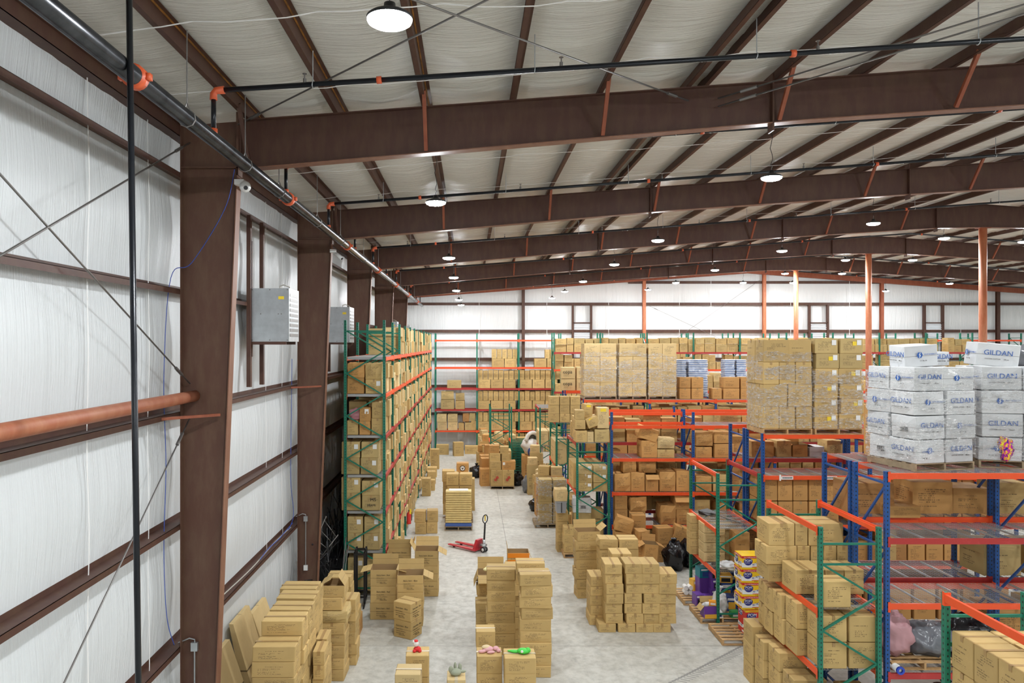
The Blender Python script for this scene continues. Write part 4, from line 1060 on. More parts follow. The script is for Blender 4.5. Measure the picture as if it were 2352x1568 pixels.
def pallet_load(x, y, z, w, d, layers, rows, h, where, group, tone='tan', rz=0., wrap=True, seed=0, cols=None, rearmass=True, sticker=0):
    zz = z+.14; ca, sa = math.cos(rz), math.sin(rz)
    for li in range(layers):
        cs = cols[li % len(cols)] if cols else [1/rows]*rows
        xx = -w/2
        for ci, cw in enumerate(cs):
            cw *= w; cx = xx+cw/2; xx += cw
            for ri, (yo, dd) in enumerate(((-d/4, d/2), (d/4, d/2))):
                gx, gy = x+cx*ca-yo*sa, y+cx*sa+yo*ca
                if ri == 1 and (ci > 0 or not rearmass): mbox(gx, gy, zz, cw-.012, dd-.01, h, tone, rz); continue
                lay = 'top' if li == layers-1 else ORD[li]
                carton(gx+R.uniform(-.008, .008), gy+R.uniform(-.008, .008), zz, cw-.012, dd-.012, h,
                       f'{lay} layer carton, {NTH[ci]+" along the front" if ri == 0 else "rear end face"}, of {where}', group, tone, 'closed', rz+R.uniform(-.012, .012), sticker=sticker if R.random() < .5 else 0)
        zz += q(h)
    if wrap: film(x, y, z+.14, w, d, h*layers*.86, f'clear stretch film wound round {where}', rz, seed)
for i, (u0, u1) in enumerate(((1338, 1415), (1418, 1484), (1486, 1552))):
    p = 55.6; nm = ['first', 'second', 'third'][i]
    pallet(uX((u0+u1)/2, p), 30.3+.56, 4.695, (u1-u0)/p-.04, 1.02, f'{nm} small pallet up on the rack of three wrapped loads', None, 'oldwood')
    pallet_load(uX((u0+u1)/2, p), 30.85, 4.695, (u1-u0)/p-.06, .95, 4, 2, .54, f'the {nm} of three wrapped loads', f'cartons of the {nm} wrapped load', 'pale', 0, True, 3+i, rearmass=(i == 0))
pallet(8.0, 19.2, 4.695, 1.25, 1.1, 'pallet under the film-wrapped cube of brown cartons')
pallet_load(8.0, 19.2, 4.695, 1.24, 1.1, 4, 3, .565, 'the film-wrapped cube', 'brown cartons of the film-wrapped cube', 'tan', 0, True, 11, cols=[[.33, .34, .33], [.5, .5], [.33, .34, .33], [.52, .48]])
pallet(9.3, 19.2, 4.695, 1.22, 1.1, 'pallet under the six-layer brown load with yellow stickers')
zz = 4.695+.14
for li in range(6):
    for ci in (0, 1):
        o = carton(9.3+(-.30, .31)[ci]+R.uniform(-.03, .03), 18.95, zz, .585, .55, .385, f'{"top" if li == 5 else ORD[li]} layer carton, {["beside the film-wrapped cube","on the white cartons side"][ci]}, of the six-layer load', 'brown cartons of the six-layer load', 'olive' if li > 3 else 'tan', 'closed', R.uniform(-.03, .03), sticker=1)
        if (li+ci) % 2 == 0:
            b = MB(); b.box(.02, .12, -.295, -.29, .2, .3); b.build('yellow_sticker', M['yellow'], o)
        mbox(9.3+(-.30, .31)[ci], 19.5, zz, .56, .5, .38, 'tan')
    zz += q(.385)
film(9.3, 19.2, 4.84, 1.22, 1.1, 1.6, 'clear stretch film wound round the six-layer brown load', 0, 21)
# white cartons
M['brandblue'] = plain('blue_print', (.035, .12, .40), .5)
def hexmark(o, loc, rot, r=.06):
    b = MB(); b.lathe([(0, 0), (r, 0), (r, .002), (0, .002)], (0,0,0), 6)
    m = b.build('hexagon_mark', M['brandblue'], o, False, loc); m.rotation_euler = rot
    b = MB(); b.bar((-.01, -.045, .003), (.012, .0, .003), .012, .001); b.bar((.012, 0, .003), (-.012, .0, .003), .012, .001); b.bar((-.012, 0, .003), (.01, .045, .003), .012, .001); b.build('flash', M['paper'], m)
def white_carton(x, y, z, w, d, h, rz, label, g, front, side, style='closed', tilt=None, upside=False):
    o = carton(x, y, z, w, d, h, label, g, 'white', style, rz, tape=False, name='white_carton', tilt=tilt, tapetone='cleartape', flaps=(('l', 60), ('b', 70)))
    o.data = o.data.copy(); o.data.materials[0] = CB['white'][1]
    for face, what in (('f', front), ('l', side)):
        if face == 'f': rot = (PI/2, PI if upside else 0, 0); L = lambda a, zz: (a, -q(d)/2-.03, zz)
        else: rot = (PI/2, 0, -PI/2); L = lambda a, zz: (-q(w)/2-.035, -a, zz)
        if what == 'name':
            text('GILDAN', .13, M['brandblue'], o, L(0, h*.5), rot, align='CENTER', wx=1.05)
            for k in (-.16, -.02, .14): text(('COTTON', 'USA', '100 pcs')[int(k > 0)+int(k > .1)], .03, M['ink'], o, L(k, h*.3), rot, align='CENTER')
        elif what == 'hex':
            hexmark(o, L(-.05, h*.55), rot); text('RESPONSIBILITY', .036, M['brandblue'], o, L(.04, h*.54), rot)
            text('12  24  36', .034, M['ink'], o, L(-.05, h*.26), rot)
        elif what == 'code':
            b = MB()
            for k in range(22): b.box(k*.008, k*.008+R.choice((.003, .005)), -.001, 0, .0, .09)
            c = b.build('barcode', M['ink'], o, False, L(-.05, h*.3)); c.rotation_euler = (0, 0, 0 if face == 'f' else -PI/2)
    return o
def white_load(cx, cy, rz, w, d, layers, where, g, tops):
    z = 4.695; pallet(cx, cy, z, w, d, f'worn pallet under {where}', None, 'oldwood', rz); zz = z+.14; h = .42
    ca, sa = math.cos(rz), math.sin(rz); pats = ['name', 'hex', 'code', None]
    for li in range(layers):
        for xi in (-1, 1):
            for yi in (-1, 1):
                dx, dy = xi*w/4+R.uniform(-.02, .02), yi*d/4+R.uniform(-.02, .02); gx, gy = cx+dx*ca-dy*sa, cy+dx*sa+dy*ca
                fr = ('hex', 'name')[(li+(xi > 0)) % 2] if yi < 0 else None; sd = ('name', 'code', 'name', 'hex')[(li+(yi > 0)) % 4] if xi < 0 else None
                white_carton(gx, gy, zz, w/2-.02, d/2-.02, h, rz+R.uniform(-.09, .09), f'{"top" if li == layers-1 else ORD[li]} layer white carton, {"front" if yi < 0 else "rear"} {"aisle end" if xi < 0 else "far end"}, {where}', g, fr, sd, 'soft', upside=(li == 0 and xi < 0))
        zz += h+.012
    for (dx, dy, w2, h2, r2, tl, lab, fr, sd) in tops:
        white_carton(cx+dx, cy+dy, zz, w2, .42, h2, rz+r2, lab, g, fr, sd, 'soft', tilt=tl)
    film(cx, cy, z+.14, w+.06, d+.06, zz-z-.2, f'clear stretch film wound round {where}', rz, 31+int(cx*3))
white_load(8.42, 13.88, .22, 1.28, 1.15, 4, 'the lone white load', 'white cartons of the lone white load', [(-.12, -.02, .66, .40, -.12, (.05, -.06), 'tilted white carton on top of the lone white load', 'hex', 'name'), (.42, .30, .4, .26, .2, None, 'small white carton on top of the lone white load', 'name', None)])
white_load(10.22, 14.05, -.26, 1.42, 1.2, 4, 'the white load with bright fabric', 'white cartons of the white load with bright fabric', [(-.42, -.1, .74, .42, .1, (.04, .08), 'tilted white carton on top of the white load with bright fabric', 'name', 'hex')])
fab = plain('bright_fabric', (.6, .05, .4), .8); nt = fab.node_tree; gg = NT(nt); bb = [x for x in nt.nodes if x.type == 'BSDF_PRINCIPLED'][0]
geo = gg.n('ShaderNodeNewGeometry'); rp = gg.n('ShaderNodeValToRGB'); gg.l(gg.noise(gg.mapped(geo.outputs['Position'], (5, 5, 3)), 1, 2), rp.inputs[0]); gg.l(rp.outputs[0], bb.inputs['Base Color'])
for i, (pos, c) in enumerate(((.30, (.03, .03, .2)), (.40, (.5, .02, .35)), (.5, (.9, .35, .02)), (.58, (.85, .75, .05)), (.66, (.25, .02, .45)))):
    e = rp.color_ramp.elements[i] if i < 2 else rp.color_ramp.elements.new(pos); e.position = pos; e.color = (*c, 1)
rp.color_ramp.interpolation = 'CONSTANT'; M['fabric'] = fab
b = MB(); b.blob((9.80, 13.56, 5.04), (.14, .12, .23), 4, .28, 26, 18, 0, 2.0); tag(b.build('fabric_bundle', fab, None, True), 'brightly coloured fabric bulging from the white load', 'fabric')
b = MB(); b.blob((10.72, 14.3, 6.72), (.38, .3, .24), 9, .3); tag(b.build('plastic_bag', plain('grey_film', (.12, .12, .13), .2), None, True), 'dark shiny plastic bag on top of the white load with bright fabric', 'bag')
for k, (x, y, w, h, t) in enumerate(((8.42, 15.05, .6, 1.0, 'kraft'), (9.35, 15.1, .6, 1.0, 'tan'), (10.9, 15.1, .6, .9, 'tan'), (10.6, 13.6, .5, .3, 'tan'))):
    mbox(x, y, 4.70 if k < 3 else 6.55, w, .5, h, t, R.uniform(-.2, .2)) if k < 3 else None
# shelves of bulging cartons in the blue rack
def shelf_items(y, z, p, items, where, g, d=.62):
    n = 0
    for it in items:
        u0, u1, v0, v1 = it[:4]; st = it[4] if len(it) > 4 else 'dented'; tone = it[5] if len(it) > 5 else 'kraft'; tilt = it[6] if len(it) > 6 else None
        w, h = (u1-u0)/p, (v1-v0)/p; zb = H-(v1-CY)/p
        if not tilt and abs(zb-z) < .16: zb = z+.006
        carton(uX((u0+u1)/2, p), y+d/2, zb, w-.02, d, h-.012, f'{dict(dented="bulging", open="opened", closed="square")[st]} carton, {NTH[n]} from the aisle end, {where}', g, tone, st, R.uniform(-.06, .06), tape=st == 'closed', tilt=(0, tilt, 0) if tilt else None, flaps=(('f', -40), ('l', 60)))
        n += 1
g = 'old cartons in the blue rack beside the green frame'; y, p = 24.55, 69
shelf_items(y, 2.07, p, [(1409, 1447, 1088, 1130), (1447, 1480, 1087, 1130), (1481, 1512, 1090, 1130, 'open'), (1513, 1550, 1083, 1130), (1551, 1583, 1082, 1130)], 'second shelf, corner blue rack', g)
shelf_items(y+.1, 0, p, [(1431, 1463, 1059, 1086), (1468, 1508, 1058, 1086, 'dented')], 'upper tier, second shelf, corner blue rack', g)
shelf_items(y, 3.19, p, [(1471, 1508, 1009, 1050), (1509, 1549, 1030, 1050, 'closed', 'tan')], 'third shelf, corner blue rack', g)
shelf_items(y, 0, p, [(1462, 1508, 981, 1009, 'dented', 'kraft', .30), (1509, 1549, 1005, 1029, 'dented', 'pale')], 'upper tier, third shelf, corner blue rack', g)
shelf_items(y, .98, p, [(1409, 1441, 1169, 1205, 'closed'), (1443, 1483, 1173, 1205), (1515, 1551, 1160, 1205), (1552, 1590, 1170, 1205)], 'lowest shelf, corner blue rack', g)
shelf_items(y, 0, p, [(1409, 1440, 1137, 1168, 'closed'), (1446, 1484, 1139, 1172), (1548, 1586, 1136, 1169, 'open')], 'upper tier, lowest shelf, corner blue rack', g)
shelf_items(y, 2.07, p, [(1597, 1634, 1095, 1130, 'dented', 'kraft'), (1636, 1680, 1090, 1130, 'closed', 'tan')], 'second shelf, inner bay, corner blue rack', g)
shelf_items(y, 3.19, p, [(1596, 1635, 1024, 1050, 'closed'), (1638, 1684, 1018, 1050, 'closed')], 'third shelf, inner bay, corner blue rack', g)
shelf_items(y, 0, p, [(1596, 1636, 990, 1023), (1637, 1680, 990, 1017)], 'upper tier, inner bay, corner blue rack', g)
for x, zz, w, h in ((4.95, .0, .5, .6), (5.5, .0, .55, .5), (6.1, 0, .5, .62), (6.7, 0, .55, .5), (5.2, .55, .5, .35), (7.8, .0, .6, .6), (8.6, 0, .6, .7), (7.7, .98, .6, .8), (8.5, .98, .6, .7), (9.3, .98, .6, .8), (8.9, 2.07, .7, .8), (9.5, 3.19, .6, .8), (8.9, 3.19, .6, .7)):
    mbox(x, 24.95, zz+.006, w, .6, h, R.choice(('kraft', 'dark', 'tan')), R.uniform(-.1, .1))
# pile on the floor before that rack
g = 'old cartons on the floor before the blue rack'
for k, (u0, u1, v0, v1, p, st, tl) in enumerate(((1452, 1484, 1183, 1222, 72, 'closed', 0), (1465, 1492, 1220, 1255, 74, 'dented', 0), (1462, 1478, 1246, 1282, 75, 'closed', 0), (1478, 1510, 1250, 1290, 76, 'open', .1), (1413, 1452, 1192, 1222, 73, 'dented', .25), (1508, 1545, 1213, 1250, 72, 'closed', 0), (1545, 1575, 1210, 1245, 72, 'closed', .3))):
    w, h = (u1-u0)/p, (v1-v0)/p; zb = max(0, H-(v1-CY)/p); x = uX((u0+u1)/2, p)
    if zb > .1: mbox(x, F/p+.25, 0, w, .45, zb-.005, 'kraft')
    carton(x, F/p+.25, zb, w, .45, h, ['square carton highest on the floor heap by the two towers', 'sagging carton with film in the floor heap by the two towers', 'narrow orange brown carton low in the floor heap', 'opened crumpled carton beside the black bags', 'flap-topped carton leaning above the two towers', 'square carton behind the black bags', 'tilted carton behind the black bags'][k], g, 'kraft', st, R.uniform(-.2, .2), tape=st == 'closed', tilt=(0, tl, 0) if tl else None)
# ------------------------------------------------------------------ cartons in the low green rack with clean cartons
g = 'clean tan cartons in the low green rack'
def cr(x0, x1, y0, y1, z, h, label, tone='tan', st='closed', sticker=0, rz=0., tilt=None):
    return carton((x0+x1)/2, (y0+y1)/2, z, x1-x0-.008, y1-y0-.008, h, label, g, tone, st, rz+R.uniform(-.012, .012), sticker=sticker, tilt=tilt)
W1 = 'in the clean carton rack'
z = 2.297
for i, (a, c) in enumerate(((5.86, 6.42), (6.43, 6.80), (6.81, 7.20))): cr(a, c, 14.55, 15.15, z, .36, f'rear lower carton, {NTH[i]} from the aisle, top shelf {W1}')
for i, (a, c) in enumerate(((5.80, 6.40), (6.41, 6.66), (6.67, 6.92), (6.93, 7.18), (7.19, 7.44))): cr(a, c, 14.5, 15.1, z+.36, .36, f'rear middle-tier carton, {NTH[i]} from the aisle, top shelf {W1}')
for i, (a, c) in enumerate(((5.86, 6.36), (6.37, 6.62), (6.63, 7.32))): cr(a, c, 14.5, 15.15, z+.72, .43, f'rear top-tier carton, {NTH[i]} from the aisle, top shelf {W1}')
for i, (a, c) in enumerate(((6.08, 6.62), (6.63, 6.98), (6.99, 7.36))): cr(a, c, 13.82, 14.45, z, .47, f'middle-row carton, {NTH[i]} from the aisle, top shelf {W1}')
cr(6.28, 6.76, 13.14, 13.52, z, .46, f'single front carton on the top shelf {W1}')
z = 1.217
for t in (0, 1):
    n = ('lower', 'upper')[t]
    cr(6.20, 6.68, 13.12, 13.62, z+.47*t, .46, f'{n} front carton at the aisle post, middle shelf {W1}')
    cr(6.72, 7.22, 13.12, 13.62, z+.47*t, .46, f'{n} front carton beside the blue post, middle shelf {W1}')
    cr(6.02, 6.5, 13.66, 14.12, z+.49*t, .48, f'{n} aisle-side carton, second row, middle shelf {W1}')
    cr(5.95, 6.4, 14.62, 15.0, z+.46*t, .45, f'{n} aisle-side carton, fourth row, middle shelf {W1}')
    cr(5.98, 6.4, 15.02, 15.36, z+.46*t, .45, f'{n} aisle-side carton, fifth row, middle shelf {W1}')
    mbox(6.85, 14.2, z+.47*t, .6, .9, .46); mbox(6.85, 15.0, z+.47*t, .6, .6, .46)
cr(5.98, 6.44, 14.15, 14.58, z, .48, f'lower aisle-side carton, third row, middle shelf {W1}')
cr(5.96, 6.4, 14.2, 14.6, z+.48, .46, f'upper aisle-side carton, third row, middle shelf {W1}')
cr(5.72, 5.98, 14.1, 14.46, z+.08, .40, f'small white-labelled carton jutting over the aisle, middle shelf {W1}', sticker=1) if False else None
z = .004
for i, (x0, x1, y0, y1, n, h) in enumerate(((5.75, 6.2, 15.1, 15.6, 3, .40), (5.78, 6.25, 14.6, 15.05, 3, .36), (5.86, 6.4, 14.05, 14.55, 3, .37), (5.9, 6.5, 13.5, 14.0, 2, .42), (6.1, 6.6, 12.98, 13.45, 2, .41), (6.65, 7.15, 13.1, 13.6, 2, .40))):
    for k in range(n):
        if k < n-(2 if i < 4 else 1): mbox((x0+x1)/2, (y0+y1)/2, z+h*k, x1-x0, y1-y0, h-.004)
        else: cr(x0, x1, y0, y1, z+h*k, h-.004, f'{"top" if k == n-1 else "next to top"} floor carton, {["rearmost","fifth","fourth","third","front aisle","front inner"][i]} stack, {W1}')
g = 'cartons in the rack corner at the picture edge'
for t in (0, 1):
    for i, y in enumerate((9.33, 8.91, 8.49, 8.07)):
        if t == 0 and i > 1: mbox(6.44, y, 2.357, .46, .41, .46); continue
        cr(6.20, 6.66, y-.205, y+.205, 2.357+.468*t, .465, f'{("lower","upper")[t]} aisle-side carton, {NTH[i]} from the rear post, rack corner at the picture edge')
    for i, y in enumerate((9.33, 8.91, 8.49)):
        if t == 0: mbox(6.92, y, 2.357, .48, .41, .46)
        else: cr(6.68, 7.16, y-.205, y+.205, 2.825, .465, f'upper inner carton, {NTH[i]} from the rear post, rack corner at the picture edge')
# top of the low green rack by the blue corner rack
g = 'taped cartons tumbled on the low green rack'; p = 70.
lst = [(1322, 1349, 988, 1014, 'closed', 'tan', 0, 'printed square carton at the aisle corner'), (1350, 1365, 990, 1014, 'closed', 'pale', 0, 'narrow yellow-taped carton between two squares'), (1366, 1400, 985, 1014, 'closed', 'olive', 0, 'large square carton by the blue post'),
       (1321, 1345, 964, 986, 'closed', 'tan', 0, 'second tier carton at the aisle corner'), (1322, 1344, 942, 963, 'closed', 'tan', 0, 'third tier carton at the aisle corner'), (1373, 1399, 936, 984, 'closed', 'pale', 0, 'tall upright carton with yellow tape by the blue post'),
       (1343, 1363, 968, 986, 'dented', 'tan', .5, 'leaning little carton in the middle'), (1352, 1380, 958, 980, 'dented', 'tan', -.35, 'tilted yellow-taped carton in the middle'), (1343, 1363, 930, 962, 'closed', 'tan', .06, 'upright yellow-taped carton in the middle')]
for k, (u0, u1, v0, v1, st, tone, tl, nm) in enumerate(lst):
    w, h = (u1-u0)/p, (v1-v0)/p; zb = H-(v1-CY)/p
    if v1 == 1014: zb = 3.746
    yy = 24.3+(.25 if k in (6, 8) else 0)
    o = carton(uX((u0+u1)/2, p), yy+.25, zb, w, .46, h, f'{nm} on the tumbled green rack top', g, tone, st, R.uniform(-.05, .05), tape=False, tilt=(0, tl, 0) if tl else None)
    if k in (1, 5, 7, 8): b = MB(); b.box(-w*.25, w*.25, -.235, -.232, h*.80, h*.95); b.build('yellow_tape', [M['yellow']], o)
for y in (25.1, 25.6, 26.1):
    for x in (3.75, 4.2): mbox(x, y, 3.745, .42, .45, R.uniform(.4, .9), R.choice(('tan', 'olive')), R.uniform(-.1, .1))
g = 'white-labelled cartons inside the low green rack'
for r in range(3):
    for c in range(2):
        carton(uX(1329+c*34+16, p), 24.28+.25, 2.147+.28*r, .47, .48, .275, f'{ORD[r] if r < 2 else "top"} row carton, {["aisle side","blue post side"][c]}, inside the low green rack', g, 'pale' if r == 2 else 'tan', sticker=1, tapetone='cleartape')
mbox(3.7, 25.4, 2.147, .5, 1.2, .84); mbox(4.2, 25.4, 2.147, .5, 1.2, .84)
g = 'nine cartons on the low green rack top'; p = 57.6
for r in range(3):
    for c in range(3):
        carton(uX(1272+24.2*c, p), 29.36+.22, 3.866+.345*r, .405, .42, .34, f'{["bottom","middle","top"][r]} row carton, {["aisle end","centre","inner end"][c]}, of nine on the green rack top', g, 'tan', rz=R.uniform(-.02, .02))
for x in (3.6, 4.1): mbox(x, 30.3, 3.866, .45, 1.0, .95); mbox(x, 30.2, 2.207, .48, 1.6, .9, 'pale'); mbox(x, 30.2, .0, .48, 1.6, .8, 'tan'); mbox(x, 37.0, .0, .48, 1.6, .9, 'tan'); mbox(x, 37.0, 2.01, .48, 1.4, .7, 'pale')
# floor along the low green racks
g = 'old cartons lining the aisle edge by the low green racks'
pallet(3.45, 24.6, 0, .8, 1.0, 'bare pallet edge jutting into the aisle by the zigzag tower')
pallet(2.95, 28.6, 0, 1.0, 1.1, 'pallet under the tall film-wrapped aisle load', None, 'oldwood')
for i, (u0, u1, vb, n, h, z0) in enumerate(((1281, 1304, 1268, 4, .34, 0), (1300, 1321, 1277, 3, .29, .14), (1307, 1322, 1240, 3, .30, 0))):
    pp = (vb-CY)/(H-z0)
    stack(uX((u0+u1)/2, pp), F/pp+.25+(.35 if i == 1 else 0), (u1-u0)/pp+.04, .45, h, n, f'the {["grey bin","pallet edge","inner"][i]} stack lining the aisle edge', g, z0=z0, tone='tan', jit=.02)
o = empty('storage_bin', (3.02, 24.75, 1.36), .05, 'grey plastic storage bin on cartons at the aisle edge', 'bin')
M['bin'] = plain('grey_bin_plastic', (.30, .31, .33), .45)
b = MB(); b.hexa([(-.14,-.17,0),(.14,-.17,0),(.14,.17,0),(-.14,.17,0),(-.17,-.2,.36),(.17,-.2,.36),(.17,.2,.36),(-.17,.2,.36)]); b.build('tub', M['bin'], o)
b = MB(); b.box(-.19, .19, -.22, .22, .36, .385); b.build('lid', M['bin'], o); b = MB(); b.box(-.012, .012, -.205, -.19, .02, .36); b.build('strap', M['black_p'], o)
carton(3.02, 24.78, 1.75, .40, .42, .40, 'pale sagging carton resting on the grey bin', None, 'pale', 'dented')
white_carton(3.75, 24.9, 1.35, .60, .5, .5, -.1, 'battered white carton with blue print inside the low green rack', None, 'code', 'hex', 'dented')
mbox(3.75, 24.95, 0, .6, .6, .66, 'tan'); mbox(3.75, 24.95, .665, .58, .55, .68, 'olive'); mbox(4.25, 25.2, 0, .5, .5, 1.4, 'tan'); mbox(4.0, 25.8, 0, .9, .5, 1.1, 'kraft')
stack(2.86, 28.4, .5, .5, .42, 4, 'the film-wrapped aisle load, aisle column', g, z0=.14, tone='olive', jit=.01)
stack(3.40, 28.4, .5, .5, .42, 4, 'the film-wrapped aisle load, rack column', g, z0=.14, tone='olive', jit=.01)
film(3.13, 28.4, .14, 1.1, .55, 1.7, 'clear stretch film round the tall aisle load', 0, 77)
for x, y, n in ((2.95, 29.4, 4), (3.4, 29.2, 4), (2.9, 30.2, 3), (3.0, 31.2, 3), (3.0, 32.4, 2), (2.9, 34.5, 3), (3.1, 35.4, 4), (3.3, 36.0, 3)):
    mbox(x, y, 0, .5, .5, .45*n, R.choice(('tan', 'olive', 'kraft')), R.uniform(-.08, .08)); mbox(x, y, .45*n, .45, .42, .35, R.choice(('tan', 'pale')), R.uniform(-.3, .3))
# dark square cartons and others in the rack under the film-wrapped cube
g = 'dark square cartons under the film-wrapped cube'; p = 91
for r in range(2):
    for c in range(5):
        carton(uX(1771+35.5*c, p), 18.72+.28, 2.427+.575*r, .365, .52, .56, f'{["lower","upper"][r]} dark square carton, {NTH[c]} from the blue end post', g, 'kraft', rz=R.uniform(-.03, .03))
        mbox(uX(1771+35.5*c, p), 19.4, 2.427+.575*r, .37, .5, .56, 'kraft')
for c in range(10):
    for z in (2.427, 3.0, 1.43): mbox(9.9+.46*c, 19.0, z, .43, .6, .55, R.choice(('kraft', 'dark')))
    mbox(7.7+.5*c, 20.3, 2.61, .46, .6, .9, R.choice(('kraft', 'dark'))); mbox(7.7+.62*c, 20.4, 1.41, .58, .7, .9, R.choice(('kraft', 'tan')))
    mbox(7.8+.62*c, 19.1, 0, .55, .7, .8, R.choice(('kraft', 'tan', 'dark'))); mbox(7.8+.6*c, 20.4, 0, .55, .7, 1.0, R.choice(('kraft', 'tan', 'dark')))
g = 'cartons behind under the film-wrapped cube'; p = 84.5
for k, (u0, u1, v0, v1, t, st) in enumerate(((1723, 1778, 1012, 1048, 'kraft', 'dented'), (1781, 1818, 1010, 1048, 'tan', 'closed'), (1820, 1857, 1020, 1048, 'kraft', 'open'), (1898, 1938, 1010, 1048, 'tan', 'dented'))):
    carton(uX((u0+u1)/2, p), 20.4, 3.906, (u1-u0)/p-.03, .6, (v1-v0)/p, f'{["big sagging","plain square","open topped","crumpled"][k]} carton on the shelf behind, under the film-wrapped cube', g, t, st, R.uniform(-.08, .08))
white_carton(uX(1876, p), 20.35, 3.906, .40, .5, .27, 0, 'small white carton on the shelf behind, under the film-wrapped cube', None, None, None)
# shelves under the white loads
for x, y, z, w, h, t in ((7.9, 14.9, 3.637, .9, .6, 'dark'), (9.1, 14.9, 3.637, .8, .62, 'kraft'), (8.35, 14.55, 3.637, .6, .22, 'kraft'), (9.9, 14.9, 3.637, .7, .5, 'kraft'), (10.7, 14.9, 3.637, .6, .6, 'tan'), (11.4, 14.9, 3.637, .6, .5, 'kraft'), (10.35, 14.75, 2.467, .75, .62, 'olive'), (11.2, 14.8, 2.467, .6, .6, 'tan'), (11.8, 14.8, 2.467, .5, .7, 'kraft'), (10.6, 14.8, 1.207, .8, .6, 'kraft'), (11.4, 14.8, 1.207, .7, .7, 'tan')):
    mbox(x, y, z, w, .7, h, t, R.uniform(-.12, .12))
carton(10.55, 18.95, 1.427, .45, .5, .42, 'square lower carton seen through the bare wire shelves', None, 'tan'); carton(10.55, 18.95, 1.857, .45, .5, .42, 'square upper carton seen through the bare wire shelves', None, 'tan')
def bag(x, y, z, rad, mat, label, seed=0, name='plastic_bag', cat='bag', neck=True, amp=.28):
    b = MB(); b.blob((0, 0, rad[2]*.86), rad, seed, amp, 26, 18, 0, 2.2, zmin=0)
    o = b.build(name, mat, None, True, (x, y, z)); tag(o, label, cat)
    if neck:
        b = MB(); b.lathe([(.05, 0), (.03, .05), (.07, .12), (.10, .17)], (0, 0, rad[2]*1.72), 9); b.build('tied_neck', mat, o, True)
    return o
def crinkle(name, col, rough=.22, alpha=None):
    m = plain(name, col, rough); nt = m.node_tree; gg = NT(nt); bs = [x for x in nt.nodes if x.type == 'BSDF_PRINCIPLED'][0]
    geo = gg.n('ShaderNodeNewGeometry'); gg.l(gg.bump(gg.noise(gg.mapped(geo.outputs['Position'], (1, 1, .6)), 5, 4, .5, True), .9, .10), bs.inputs['Normal']); return m
M['bagblack'] = crinkle('black_bin_liner', (.010, .010, .012)); M['baggrey'] = crinkle('smoky_film', (.16, .17, .19)); M['bagpink'] = crinkle('pink_film', (.50, .27, .29), .4); M['bagwhite'] = crinkle('white_film', (.75, .76, .78), .35)
pallet(8.1, 13.62, 1.17, 1.2, .9, 'white painted pallet on the lowest wire shelf of the white-load rack', None, 'wood')
bag(7.72, 13.6, 1.31, (.36, .36, .40), M['bagpink'], 'pink bagged bundle on the lower shelf of the white-load rack', 2, neck=False)
bag(8.42, 13.62, 1.31, (.46, .36, .30), M['baggrey'], 'smoky grey bag slumped beside the pink bundle', 6, neck=False)
bag(9.2, 13.75, 1.17, (.5, .4, .42), M['bagblack'], 'black bag on the lower shelf behind the green rack corner', 8, 'trash_bag')
bag(7.9, 13.6, .0, (.38, .36, .36), M['bagpink'], 'pink bagged bundle on the floor under the lowest wire shelf', 12, neck=False)
bag(8.8, 13.7, .0, (.45, .4, .34), M['bagblack'], 'black bag on the floor under the lowest wire shelf', 18, 'trash_bag')
o = empty('paper_roll', (7.56, 13.02, 1.235), 0, 'white roll with a blue end cap on the lowest wire shelf', 'roll')
b = MB(); b.tube([(0,0,0),(-.02,.9,0)], .065, 18); b.build('roll_body', M['paper'], o, True)
b = MB(); b.lathe([(.035,0),(.072,0),(.072,.03),(.035,.03)], n=18); e = b.build('end_cap', plain('blue_cap', (.02, .06, .45), .4), o); e.rotation_euler = (PI/2, 0, 0)
bag(.33, 38.8, 0, (.36, .34, .32), M['bagblack'], 'black trash bag by the piled pallet down the aisle', 3, 'trash_bag')
bag(2.82, 31.0, 0, (.36, .34, .26), M['bagblack'], 'black trash bag on the open aisle floor by the low green rack', 5, 'trash_bag', neck=False)
bag(2.72, 34.8, 0, (.30, .28, .42), M['baggrey'], 'smoky film bag slumped at the far green rack foot', 7)
bag(2.35, 36.6, 0, (.3, .3, .3), M['bagblack'], 'small black bag behind the piled pallet', 16, 'trash_bag')
bag(6.30, 22.9, 0, (.34, .32, .46), M['bagblack'], 'tall tied black trash bag beside the floor heap of old cartons', 9, 'trash_bag')
bag(6.92, 23.2, 0, (.36, .34, .50), M['bagblack'], 'second black trash bag, behind the green rack post', 14, 'trash_bag')
bag(-3.12, 20.75, 4.86, (.27, .2, .17), crinkle('pink_wrapped_cloth', (.62, .28, .32), .4), 'pink film-wrapped cloth bundle in the tall rack end', 4, neck=False)
